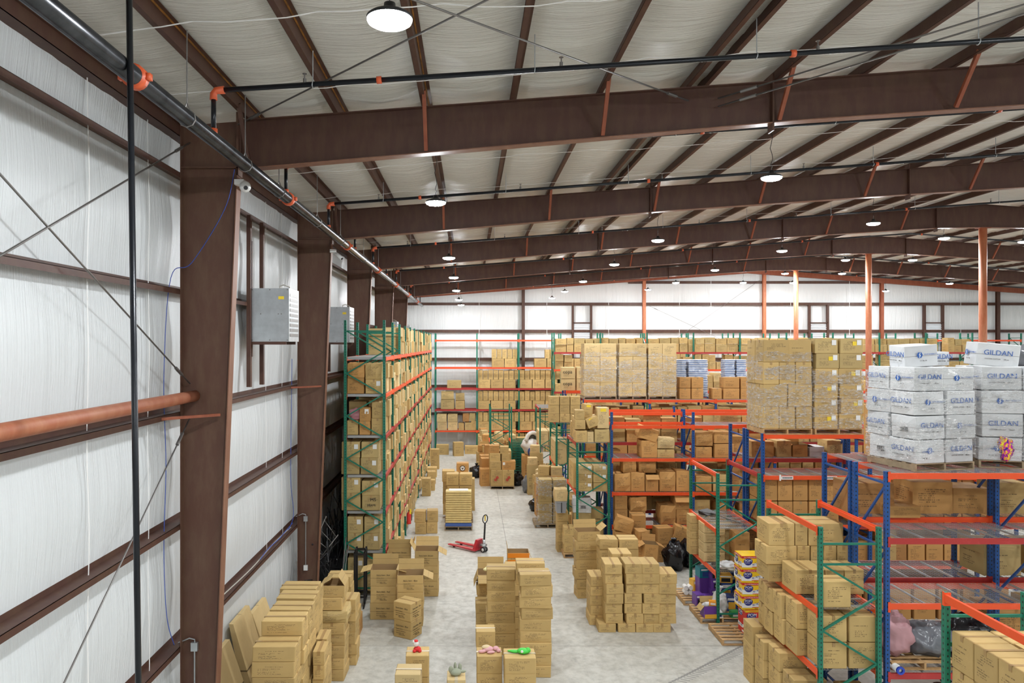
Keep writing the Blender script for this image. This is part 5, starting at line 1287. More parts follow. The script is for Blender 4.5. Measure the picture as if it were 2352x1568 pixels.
# ------------------------------------------------------------------ household paper cases
M['pomy'] = plain('case_yellow', (.88, .56, .02), .4); M['pomr'] = plain('case_red', (.62, .035, .03), .4); M['pomb'] = plain('case_navy', (.03, .035, .22), .4); M['pomw'] = plain('case_white', (.85, .85, .84), .4); M['pomo'] = plain('case_orange', (.85, .33, .02), .4)
pallet(6.37, 17.62, 0, 1.08, 1.02, 'light wooden pallet under the tissue cases')
def wedge(pts, y, mat, parent, name):
    b = MB(); i = len(b.v); n = len(pts)
    b.v += [(x, y, z) for x, z in pts]+[(x, y+.001, z) for x, z in pts]
    b.f.append(tuple(range(n))); b.uv.append([(0, 0)]*n); b.mi.append(0)
    return b.build(name, mat, parent)
def tissue_case(x, y, z, k):
    w, d, h = .50, .46, .315
    o = empty('tissue_case', (x, y, z), R.uniform(-.03, .03), f'{["lowest","second lowest","second highest","topmost"][k]} yellow and white tissue case in the pile of four over the red case', 'box', 'yellow tissue cases')
    b = MB(); b.box(-w/2, w/2, -d/2, d/2, 0, h-.004); b.build('carton_body', M['pomy'], o)
    for face in ('f', 'l'):
        sub = o
        def P2(a, zz, e=.002):
            return None
        L = w if face == 'f' else d
        e = empty('printed_face', (0, -d/2-.001, 0) if face == 'f' else (-w/2-.001, 0, 0), 0 if face == 'f' else -PI/2); e.parent = o
        b = MB(); b.box(-L/2, L/2, -.002, 0, h*.80, h*.97); b.build('red_band', M['pomr'], e)
        pts = [(-L/2, h*.14), (-L*.1, h*.13), (L*.2, h*.16), (L/2, h*.24), (L/2, h*.60), (L*.15, h*.44), (-L*.15, h*.40), (-L/2, h*.50)]
        wedge(pts, -.0022, M['pomw'], e, 'white_swoosh')
        c = [(-L*.40+L*.20+L*.21*math.cos(t), h*.60+h*.20*math.sin(t)*(1 if math.sin(t) > 0 else 1.6)) for t in [2*PI*j/20 for j in range(20)]]
        c = [(a, min(zz, h*.79)) for a, zz in c]; wedge(c, -.0034, M['pomb'], e, 'navy_oval')
        text('POM', .075*(1 if face == 'f' else .9), M['pomw'], e, (-L*.36, -.005, h*.55), wx=1.0)
        text('bath tissue', .025, M['pomw'], e, (-L*.35, -.005, h*.45))
        text('45', .058, M['pomb'], e, (-.005, -.005, h*.28)); text('473', .075, M['pomb'], e, (.085, -.005, h*.34))
        b = MB(); b.box(.070, .073, -.004, -.003, h*.28, h*.55); b.build('divider', M['pomb'], e)
        text('Over 21,000 Sheets Per Case', .034, M['pomw'], e, (-L*.40 if face == 'f' else -L*.46, -.004, h*.845), wx=.82)
        b = MB(); b.box(-L*.02, L/2, -.003, -.001, h*.15, h*.19); b.build('orange_stripe', M['pomr'], e)
        text('45 rolls', .025, M['ink'], e, (L*.1, -.003, h*.045))
for k in range(4): tissue_case(6.65+(.0, .02, -.01, .0)[k]-.03, 17.60, .14+.605+.315*k, k)
o = empty('tissue_case', (6.66, 17.58, .14), .04, 'tall red paper towel case at the foot of the yellow tissue cases', 'box')
w, d, h = .42, .44, .60
b = MB(); b.box(-w/2, w/2, -d/2, d/2, 0, h-.003); b.build('carton_body', M['pomr'], o)
for face in ('f', 'l'):
    L = w if face == 'f' else d
    e = empty('printed_face', (0, -d/2-.001, 0) if face == 'f' else (-w/2-.001, 0, 0), 0 if face == 'f' else -PI/2); e.parent = o
    b = MB(); b.box(-L/2, L/2, -.002, 0, h*.90, h*.985); b.build('yellow_band', M['pomy'], e)
    c = [(-L*.18+L*.27*math.cos(t), h*.76+h*.12*math.sin(t)) for t in [2*PI*j/20 for j in range(20)]]; wedge(c, -.003, M['pomb'], e, 'navy_oval')
    text('POM', .10, M['pomw'], e, (-L*.38, -.005, h*.74)); text('paper towels', .03, M['pomw'], e, (-L*.37, -.005, h*.68))
    wedge([(-L/2, h*.20), (L*.1, h*.20), (L/2, h*.34), (L/2, h*.42), (L*.1, h*.33), (-L/2, h*.36)], -.002, M['pomw'], e, 'white_swoosh')
    text('30', .055, M['pomb'], e, (-L*.42, -.005, h*.24)); text('110', .075, M['pomb'], e, (-L*.18, -.005, h*.245))
    b = MB(); b.tube([(L*.32, -.006, h*.3), (L*.32, -.006, h*.62)], .045, 10); m = b.build('roll_picture', M['pomw'], e); m.scale = (1, .08, 1)
    text('1,100 Sheets Per Case', .032, M['pomr'], e, (-L*.3, -.004, h*.925), wx=.8)
    b = MB(); b.box(-.0, .14, -.003, -.001, h*.05, h*.12); b.build('barcode_label', M['paper'], e)
# ------------------------------------------------------------------ goods under and in the household rack
M['purple'] = plain('purple_carton', (.14, .05, .32), .4); M['teal'] = plain('teal_carton', (.0, .22, .28), .4); M['pack_y'] = plain('yellow_pack', (.80, .45, .05), .4); M['navy'] = plain('navy_pack', (.03, .07, .25), .4); M['greenpk'] = plain('green_pack', (.05, .30, .08), .4); M['greycloth'] = plain('grey_cloth', (.10, .09, .08), .9)
pallet(6.30, 18.95, 0, 1.1, 1.0, 'pallet of loose goods under the household rack, near end', None, 'wood')
pallet(6.25, 20.25, 0, 1.1, 1.0, 'pallet of loose goods under the household rack, far end', None, 'wood')
def pack(u, v, p, w, h, d, mat, label, panel=None, rz=0., name='product_carton', cat='box', z=None):
    x = uX(u, p); zb = H-(v-CY)/p if z is None else z; Y = F/p
    b = MB(); b.box(-w/2, w/2, -d/2, d/2, 0, h); o = b.build(name, M[mat], None, False, (x, Y, zb)); o.rotation_euler = (0, 0, rz); tag(o, label, cat)
    if panel:
        b = MB(); b.box(-w*.34, w*.34, -d/2-.002, -d/2, h*.12, h*.62); b.build('printed_panel', M[panel], o)
        b = MB(); b.box(-w*.42, w*.42, -d/2-.002, -d/2, h*.74, h*.90); b.build('title_band', M['paper'], o)
    return o
p = 88.
def floorpack(u, p, w, h, d, mat, label, panel=None, rz=0., lift=.14): return pack(u, 0, p, w, h, d, mat, label, panel, rz, z=lift)
floorpack(1603, 87.5, .20, .30, .3, 'purple', 'purple carton upright at the aisle edge of the household goods', 'black_p', .1)
floorpack(1622, 88, .22, .28, .3, 'purple', 'dark purple carton beside the upright one in the household goods', 'black_p', -.05)
floorpack(1642, 86, .30, .32, .3, 'purple', 'large purple carton under the teal carton', 'black_p', .05)
pack(1643, 0, 86, .28, .26, .28, 'purple', 'purple carton second up under the teal carton', 'black_p', .1, z=.465)
pack(1640, 0, 86, .24, .22, .26, 'purple', 'purple carton third up beside the teal carton', 'black_p', 0, z=.73)
floorpack(1618, 85, .40, .56, .3, 'purple', 'hidden purple carton carrying the teal carton', None, .1)
pack(1620, 0, 85, .44, .26, .3, 'teal', 'teal carton lying high on the household goods', 'navy', .12, z=.705)
floorpack(1664, 86, .3, .5, .3, 'navy', 'navy pack standing behind the green post in the household goods', 'pack_y', .1)
pack(1664, 0, 86, .34, .2, .3, 'pack_y', 'yellow pack on the navy pack', 'black_p', -.1, z=.645)
floorpack(1678, 89, .26, .36, .3, 'navy', 'second navy pack next to the tissue case pile', 'pack_y', -.1)
floorpack(1596, 84, .22, .42, .22, 'pack_y', 'orange yellow bag of snacks at the rear of the household goods', 'pomo', .3)
floorpack(1608, 83, .24, .36, .2, 'pomo', 'orange pack behind the snacks bag', 'pack_y', -.2)
floorpack(1660, 83, .5, .75, .4, 'black_p', 'black carton in the depth of the household goods', None, 0)
floorpack(1690, 84, .4, .62, .4, 'navy', 'blue drink pack in the depth of the household goods', 'blue_cable', 0)
o = carton(uX(1628, 91.5), F/91.5, .145, .34, .30, .30, 'open purple carton holding white and blue packs', None, 'tan', 'open', .05, flaps=(('b', 70), ('l', -50)), name='product_carton')
o.data = o.data.copy(); o.data.materials[0] = M['purple']; text('2X', .07, M['pack_y'], o, (-.13, -.17, .03)); 
b = MB(); b.box(-.16, .16, -.165, -.158, .0, .10); b.build('yellow_strip', M['pack_y'], o)
for k in range(4):
    b = MB(); b.blob((0, 0, .05), (.09, .05, .07), k+40, .2, 12, 8); o = b.build('wipes_pack', M['bagwhite'], None, True, (uX(1628, 91.5)-.10+.07*k, F/91.5-.04+.03*(k % 2), .39)); tag(o, f'white and blue pack in the open purple carton, {NTH[k]} from the aisle', 'pack', 'white packs in the open purple carton')
for k, (dx, dz) in enumerate(((0, 0), (.13, 0), (0, .13), (.13, .13))):
    b = MB(); b.tube([(0, -.1, 0), (0, .1, 0)], .062, 14); o = b.build('paper_roll', M['paper'], None, False, (uX(1574, 84)+dx, F/84, .205+dz)); tag(o, f'white paper roll, {["lower outer","lower inner","upper outer","upper inner"][k]}, at the aisle corner of the household goods', 'roll', 'white paper rolls')
bag(uX(1652, 90.5), F/90.5, .14, (.2, .18, .30), M['bagwhite'], 'translucent white bag behind the near green post', 31)
bag(uX(1668, 80), F/80, 1.287, (.25, .2, .12), M['bagwhite'], 'white cloth lying on the shelf above the household goods', 33, 'cloth', 'cloth', neck=False) if False else None
bag(6.50, 18.75, 1.288, (.26, .22, .10), M['bagwhite'], 'white cloth lying on the shelf above the household goods', 33, 'cloth', 'cloth', neck=False)
bag(uX(1700, 88), F/88, .14, (.24, .2, .22), M['greycloth'], 'grey cloth heap among the household goods', 35, 'cloth', 'cloth', neck=False)
pack(1628, 0, 86.5, .30, .28, .3, 'purple', 'purple carton on the shelf above the household goods', 'black_p', .1, z=1.288)
bag(uX(1640, 87)+.05, F/87+.1, 1.57, (.16, .15, .07), M['bagblack'], 'black bag lying on the purple carton on the shelf', 37, 'trash_bag', neck=False)
g = 'cartons on the household rack shelf'
for k in range(4):
    o = carton(6.38, 19.55, 1.288+.25*k, .56, .45, .245, f'{["bottom","second","third","top"][k]} arrow-marked carton on the household rack shelf', g, 'pale', tape=False)
    b = MB(); s = -1 if k == 1 else 1
    b.bar((.12, -.232, .06), (.12, -.232, .18), .012, .003, (0, 1, 0)); b.quad([(.08, -.236, .12+.03*s), (.16, -.236, .12+.03*s), (.12, -.236, .12+.075*s)][::s]); b.build('arrow_mark', M['ink'], o)
for k in range(5): carton(6.12, 20.2, 1.288+.21*k, .34, .36, .205, f'{["bottom","second","third","fourth","top"][k]} white-labelled carton in the shelf rear stack of the household rack', g, 'tan', sticker=1)
for k in range(2): carton(6.83, 19.75, 1.288+.46*k, .36, .5, .45, f'{["lower","upper"][k]} smoky wrapped carton on the household rack shelf', g, 'olive')
carton(6.98, 18.75, 1.288, .40, .4, .24, 'low dotted carton at the near end of the household rack shelf', g, 'kraft')
carton(7.0, 19.25, 1.288, .36, .5, .85, 'tall patterned carton at the inner side of the household rack shelf', g, 'kraft')
o = empty('dust_pan', (6.45, 20.1, 2.36), .6, 'long handled black dust pan lying on the empty wire shelf', 'tool')
b = MB(); b.hexa([(-.2,-.14,0),(.2,-.14,0),(.2,.14,0),(-.2,.14,0),(-.22,-.16,.02),(.22,-.16,.02),(.2,.16,.10),(-.2,.16,.10)]); b.build('pan', M['black_p'], o); b = MB(); b.tube([(0,-.1,.05),(-.25,-1.3,.03)], .016, 8); b.build('handle', M['rod'], o, True)
for k, (x, z, w, h, m, c) in enumerate(((5.98, .14, .18, .12, 'pack_y', 'yellow'), (6.22, .14, .2, .14, 'paper', 'white'), (6.62, .14, .22, .16, 'greenpk', 'green'), (6.85, .14, .2, .2, 'pomr', 'red'), (6.08, .44, .2, .1, 'pomo', 'orange'), (6.75, .645, .2, .16, 'paper', 'white lidded'), (6.98, .14, .2, .26, 'teal', 'teal'))):
    b = MB(); b.hexa([(-w/2,-.09,0),(w/2,-.09,0),(w/2,.09,0),(-w/2,.09,0),(-w/2+.012,-.07,h),(w/2-.01,-.08,h*.93),(w/2-.012,.08,h),(-w/2+.01,.07,h*.95)])
    o = b.build('small_packet', M[m], None, False, (x, 18.56, z)); o.rotation_euler = (0, 0, R.uniform(-.5, .5)); tag(o, f'small {c} packet among the loose household goods', 'packet')
    b = MB(); b.box(-w*.3, w*.3, -.092, -.089, h*.2, h*.7); b.build('printed_panel', M['paper' if m not in ('paper',) else 'navy'], o)
# ------------------------------------------------------------------ pallet jack
M['jackred'] = plain('jack_red', (.52, .03, .045), .4, 0, .15, 3.)
def pallet_jack(x, y, rz):
    o = empty('pallet_jack', (x, y, 0), rz, 'red hand pallet jack with a black looped handle on the aisle floor', 'pallet jack')
    for s in (-1, 1):
        b = MB(); b.hexa([(s*.19-.08,.2,.05),(s*.19+.08,.2,.05),(s*.19+.06,1.34,.06),(s*.19-.06,1.34,.06),(s*.19-.08,.2,.105),(s*.19+.08,.2,.105),(s*.19+.06,1.34,.09),(s*.19-.06,1.34,.09)]); b.build('fork', M['jackred'], o)
        b = MB(); b.tube([(s*.19-.035,1.1,.04),(s*.19+.035,1.1,.04)], .038, 12); b.build('load_wheel', M['black_p'], o, True)
        b = MB(); b.tube([(s*.06-.028,-.06,.09),(s*.06+.028,-.06,.09)], .09, 18); b.build('steer_wheel', M['black_p'], o, True)
        b = MB(); b.tube([(s*.06-.031,-.06,.09),(s*.06+.031,-.06,.09)], .055, 14); b.build('wheel_hub', M['white_p'], o, True)
    b = MB(); b.hexa([(-.27,.14,.05),(.27,.14,.05),(.27,.24,.05),(-.27,.24,.05),(-.14,.10,.40),(.14,.10,.40),(.14,.2,.40),(-.14,.2,.40)]); b.box(-.28, .28, .12, .26, .05, .11); b.build('frame', M['jackred'], o)
    b = MB(); b.tube([(0,-.05,.1),(0,-.05,.42)], .05, 14); b.box(-.09, .09, -.12, .06, .2, .27); b.build('pump', M['galv'], o, True)
    b = MB(); b.tube([(0,-.06,.36),(0,-.10,.98)], .03, 12); b.build('tiller', M['black_p'], o, True)
    b = MB(); pts = [(0,-.10,.96)]
    for k in range(15):
        t = -PI/2+.5+k*(2*PI-1.0)/14; pts.append((.13*math.cos(t), -.105, 1.12+.13*math.sin(t)*1.05))
    pts.append((0,-.10,.96)); b.tube(pts, .017, 8); b.build('handle_loop', M['black_p'], o, True)
    b = MB(); b.box(-.015, .015, -.115, -.09, 1.05, 1.24); b.build('release_lever', M['yellow'], o)
pallet_jack(.42, 24.85, .88)
# ------------------------------------------------------------------ small toys on the cartons
def toy(loc, rz, label, parts, name='plush_toy', sc=.85):
    o = None
    for nm, mat, shapes in parts:
        b = MB()
        for k, (c, r) in enumerate(shapes): b.blob(c, r, k+3, .06, 14, 10)
        e = b.build(nm if o else name, mat, o, True)
        if o is None: o = e; o.location = loc; o.rotation_euler = (0, 0, rz)
    o.scale = (sc,)*3
    return tag(o, label, 'toy')
M['pink'] = plain('pink_plush', (.72, .40, .42), .9); M['beige'] = plain('beige_plush', (.70, .55, .33), .9); M['lime'] = plain('lime_plastic', (.07, .60, .07), .5); M['redp'] = plain('red_plush', (.65, .03, .03), .8); M['whitep'] = plain('white_plush', (.82, .80, .78), .9); M['greyp'] = plain('grey_plush', (.32, .34, .25), .9); M['yel'] = plain('pale_yellow_plush', (.75, .68, .35), .9)
toy((A2[0], A2[1], A2[2]+.0), .2, 'pink and tan plush toy sprawled on a carton in the aisle centre', [('body', M['pink'], [((-.02,0,.06),(.12,.08,.06)),((.16,.02,.05),(.07,.06,.05)),((-.16,-.05,.04),(.09,.04,.035)),((.02,-.12,.035),(.09,.035,.03)),((.2,-.08,.04),(.05,.05,.04))]), ('ring', M['beige'], [((-.06,.02,.10),(.10,.07,.04))])])
toy((A3[0], A3[1], A3[2]), -.2, 'bright green plastic toy lying on a carton in the aisle centre', [('body', M['lime'], [((.08,0,.06),(.13,.09,.06)),((-.10,0,.04),(.11,.05,.03)),((.18,.03,.07),(.06,.06,.06)),((-.2,.02,.03),(.06,.03,.02))]), ('tag', M['paper'], [((.07,-.09,.08),(.03,.01,.03))])])
toy((A4[0], A4[1], A4[2]), .1, 'small red and white plush figure on a carton', [('body', M['redp'], [((0,0,.05),(.08,.07,.05)),((.05,-.05,.03),(.04,.05,.03)),((-.06,-.05,.03),(.04,.05,.03))]), ('head', M['whitep'], [((-.03,.01,.16),(.06,.055,.07)),((-.07,0,.2),(.03,.03,.03))]), ('cap', M['redp'], [((-.03,.01,.21),(.05,.045,.03))])])
toy((A6[0], A6[1], A6[2]), .3, 'grey spiky plush toy on a carton at the frame edge', [('body', M['greyp'], [((0,0,.07),(.12,.1,.07))])+([((-.1,0,.13),(.05,.03,.07)),((.09,.02,.14),(.04,.03,.08)),((0,.05,.16),(.03,.03,.08)),((.13,-.04,.08),(.07,.03,.03))],) if False else ('body', M['greyp'], [((0,0,.07),(.12,.1,.07)),((-.1,0,.13),(.05,.03,.07)),((.09,.02,.14),(.04,.03,.08)),((0,.05,.16),(.03,.03,.08)),((.13,-.04,.08),(.07,.03,.03))])])
toy((uX(1125, 96), F/96+.22, 1.475), .2, 'pale yellow ring plush lying on the opened-lid stack', [('body', M['yel'], [((-.09,0,.05),(.1,.09,.05)),((-.05,.05,.07),(.08,.05,.05))]), ('limb', M['pink'], [((.08,-.02,.04),(.09,.06,.04)),((.17,.02,.03),(.06,.05,.03))])])
toy((-2.83, 10.62, 1.60), .3, 'red and pink plush poking up at the lower frame edge', [('body', M['redp'], [((0,0,.12),(.14,.12,.12)),((.09,0,.22),(.06,.05,.08)),((-.1,.02,.2),(.06,.05,.06))]), ('snout', M['pink'], [((.02,-.11,.12),(.06,.04,.05))])])
mbox(-2.83, 10.62, 0, .5, .45, 1.6)
# ------------------------------------------------------------------ by the tall rack
m5 = [o for o in bpy.data.objects if str(o.get('label')).startswith('lower carton of column on the aisle side, second shelf up')][0]
text('M5', .13, M['ink'], m5, (-.02, -.31, .26)); text('MIAMI', .085, M['ink'], m5, (-.10, -.31, .12))
o = empty('fire_extinguisher', (-2.235, 27.0, .42), 0, 'red fire extinguisher hung on a tall green rack post', 'fire extinguisher')
b = MB(); b.lathe([(.0,0),(.075,0),(.08,.02),(.08,.34),(.06,.40),(.028,.43),(.028,.46)], n=16); b.build('cylinder_body', M['pomr'], o, True)
b = MB(); b.box(-.02, .02, -.05, .05, .46, .50); b.bar((0,-.04,.5),(0,-.14,.53), .03, .012); b.build('valve', M['black_p'], o)
b = MB(); b.tube([(.03,0,.46),(.1,0,.42),(.1,0,.12)], .012, 8); b.build('hose', M['black_p'], o, True); b = MB(); b.box(.03, .10, -.12, -.11, .38, .56); b.build('tag', M['yellow'], o)
b = MB(); b.box(-.1, -.075, -.06, .06, .1, .4); b.build('bracket', M['galv'], o)
o = empty('frame_cart', (-2.95, 19.75, 0), .05, 'black steel frame cart standing before the tall rack end', 'cart')
b = MB()
for x in (-.13, .13):
    for s in (0, .55): b2 = MB(); b2.bar((x, s, .06), (x, s, 1.42), .06, .05, (1,0,0)); b2.build('upright', M['black_p'], o)
for z in (.22, 1.36):
    b2 = MB(); b2.bar((-.16, 0, z), (.16, 0, z), .04, .04); b2.bar((-.16, .55, z), (.16, .55, z), .04, .04); b2.bar((-.13, 0, z), (-.13, .55, z), .04, .04); b2.bar((.13, 0, z), (.13, .55, z), .04, .04); b2.build('rail', M['black_p'], o)
for x in (-.13, .13):
    b2 = MB(); b2.tube([(x, -.3, .03), (x, .75, .05)], .022, 8); b2.build('skid', M['black_p'], o); b2 = MB(); b2.tube([(x, 0, 1.40), (x+.03, -.1, 1.5), (x+.05, -.16, 1.56)], .02, 8); b2.build('hook', M['black_p'], o)
for k, (x0, y0, x1, y1, z1) in enumerate(((-3.52, 19.85, -3.38, 20.15, 1.72), (-3.48, 19.75, -3.30, 20.1, 1.55), (-3.56, 19.7, -3.36, 20.1, 1.4))):
    b = MB(); b.tube([(x0, y0, .0), (x1, y1, z1)], .014, 8); tag(b.build('metal_pole', M['rod'], None, True), f'{NTH[k]} slim grey pole leaning on the tall green rack end post', 'pole', 'grey poles leaning on the rack end')
b = MB(); rr = random.Random(5)
for k in range(150):
    x, y = rr.uniform(-4.3, -3.65), rr.uniform(19.3, 24.5); z0 = rr.uniform(0, 1.3); L = rr.uniform(.5, 1.5); a, e = rr.uniform(0, 6.28), rr.uniform(.2, 1.4)
    dx = max(-.5, min(.5, L*math.cos(a)*math.cos(e)*.5))
    b.tube([(x, y, z0), (max(-4.35, min(-3.6, x+dx)), y+L*math.sin(a)*math.cos(e), z0+L*math.sin(e))], rr.choice((.011, .014, .02)), 6)
b.box(-4.3, -3.62, 21, 24.5, 0, .9)
tag(b.build('metal_frame_tangle', M['black_p']), 'tangled heap of black metal frames between the side wall and the tall rack', 'metal frames', None, 'stuff')
o = empty('metal_ladder_frame', (-4.05, 19.6, .0), 0, 'grey welded ladder frame leaning among the black metal frames', 'frame')
for s in (0, 1):
    b = MB(); b.tube([(-.25+s*.32, 0, 1.3), (.18+s*.32, .3, 2.35-s*.5)], .016, 8); b.build('side_rail', M['rod'], o, True)
for k in range(5):
    b = MB(); b.tube([(-.28+k*.1, 0+.07*k, 1.30+.24*k), (.06+k*.1, .07*k, 1.22+.14*k)], .012, 6); b.build('rung', M['rod'], o, True)
carton(-2.95, 17.95, 0, .62, .52, .42, 'orange brown carton on the floor behind the side wall heap', None, 'kraft')
# ------------------------------------------------------------------ far things
def bale(x, y, z, w, n, label):
    o = empty('wrapped_bale', (x, y, z), R.uniform(-.05, .05), label, 'bale', 'blue and white wrapped bales')
    for k in range(n):
        b = MB(); h = .115; j = R.uniform(-.03, .03)
        
        for q3 in range(3):
            jj = R.uniform(-.02, .02); z3 = h*k+.0385*q3; b.hexa([(-w/2+jj,-.3,z3),(w/2+jj,-.3,z3+R.uniform(0, .012)),(w/2+jj,.3,z3),(-w/2+jj,.3,z3),(-w/2+jj+.01,-.29,z3+.034),(w/2+jj-.01,-.29,z3+.034),(w/2+jj,.29,z3+.034),(-w/2+jj,.29,z3+.034)], (q3+k) % 2)
        b.build('folded_layer', [M['baleb'], M['balew']], o)
M['baleb'] = crinkle('blue_bale_film', (.10, .17, .36), .3); M['balew'] = crinkle('white_bale_film', (.68, .72, .78), .3)
for i, (u, w) in enumerate(((1562, .4), (1588, .42), (1610, .42), (1672, .42), (1698, .42))): bale(uX(u, 53), 32.1, 4.70, w, 14, f'{NTH[i]} blue and white wrapped bale from the three wrapped loads, on the rack behind')
g = 'square kraft cartons on the rack beside the three wrapped loads'; p = 55.2
for k, (u0, u1, r) in enumerate(((1556, 1583, 0), (1556, 1583, 1), (1584, 1612, 0), (1584, 1612, 1), (1632, 1654, 0), (1656, 1694, 0), (1656, 1694, 1), (1696, 1716, 0), (1696, 1716, 1))):
    carton(uX((u0+u1)/2, p), 30.8, 4.70+.455*r, (u1-u0)/p-.02, .5, .45, f'{["lower","upper"][r]} kraft carton, {NTH[[0,0,1,1,2,3,3,4,4][k]]} along the rack beside the three wrapped loads', g, 'kraft')
g = 'cartons lettered copa'
for k, (u, r) in enumerate(((1304, 0), (1304, 1), (1338, 0), (1338, 1))):
    o = carton(uX(u, 46.6), 36.5, 4.70+.575*r, .66, .55, .57, f'{["lower","upper"][r]} carton lettered copa, {["outer","inner"][k > 1]}, above the nine-carton rack', g, 'pale', tape=False)
    text('copa', .24, M['ink'], o, (-.27, -.30, .26))
for k in range(13):
    b = MB()
    for s in (-1, 1): b.box(-1.0, 1.0, s*.42-.035, s*.42+.035, 0, .08)
    for j in range(6): b.bar((-.9+.36*j, -.42, .04), (-.72+.36*j*1.0, .42, .04), .03, .03)
    o = b.build('rack_frame', M['green'], None, False, (2.62, 40.6, .002+.135*k)); o.rotation_euler = (0, 0, PI/2+R.uniform(-.02, .02)); tag(o, f'{"top" if k == 12 else ORD[k]} green rack frame lying in the flat pile behind the lone frame', 'rack frame', 'green rack frames lying in a pile')
o = empty('toy_car', (3.1, 37.9, 1.32), .4, 'white moulded plastic ride-on toy with a dark seat well', 'toy')
mbox(3.1, 38.0, 0, .9, .9, 1.3, 'kraft')
b = MB(); b.blob((0,0,.42), (.42,.7,.42), 2, .18, 26, 18); b.build('shell', M['white_p'], o, True); b = MB(); b.tube([(.36*math.cos(t), -.2, .72+.42*math.sin(t)) for t in [PI*k/10 for k in range(11)]], .10, 12); b.build('hood', M['white_p'], o, True)
b = MB(); b.blob((0,-.05,.84), (.26,.14,.26), 4, .05); b.build('seat_well', M['greycloth'], o, True)
b = MB(); b.blob((.05,-.72,.35), (.3,.2,.22), 7, .1); b.build('nose', M['white_p'], o, True); b = MB(); b.blob((-.3,-.5,.2), (.1,.2,.2), 8, .1); b.build('fender', M['navy'], o, True)
b = MB(); b.box(-.9, -.15, 47.4, 47.46, .0, 1.2); tag(b.build('wire_cage', M['rod']), 'dark wire cage panel on the floor under the end wall rack', 'cage') if False else None
# signs on the rack under the film-wrapped cube
for i, (u, v) in enumerate(((1795, 1093), (1896, 1091))):
    X = uX(u, 91.5); o = empty('beam_sign', (X, 18.595, 3.60), 0, f'white location sign on the orange beam over the dark square cartons, {["end post","inner"][i]} one', 'sign', 'white location signs')
    b = MB(); b.box(0, .30, -.004, 0, -.03, .05); b.build('sign_plate', M['paper'], o); b = MB()
    for k in range(9): b.box(.03+.028*k, .05+.028*k, -.006, -.004, -.005, .028)
    b.build('lettering', M['ink'], o)
    b = MB(); b.box(-.05, -.005, -.004, 0, -.06, .09); b.build('arrow_plate', M['paper'], o)
# ------------------------------------------------------------------ the mass of cartons too many to count
def build_mass():
    b = MB(); mats = []
    for t in TONES:
        m = MASS[t]; o = len(b.v); mo = len(mats)
        if t == 'white': continue
        mats += CB[t]; b.v += m.v; b.f += [tuple(i+o for i in f) for f in m.f]; b.uv += m.uv; b.mi += [i+mo for i in m.mi]
    return tag(b.build('cardboard_box_stock', mats), 'the many further tan cartons stocked on the rack rows and behind the stacks', 'box', None, 'stuff')
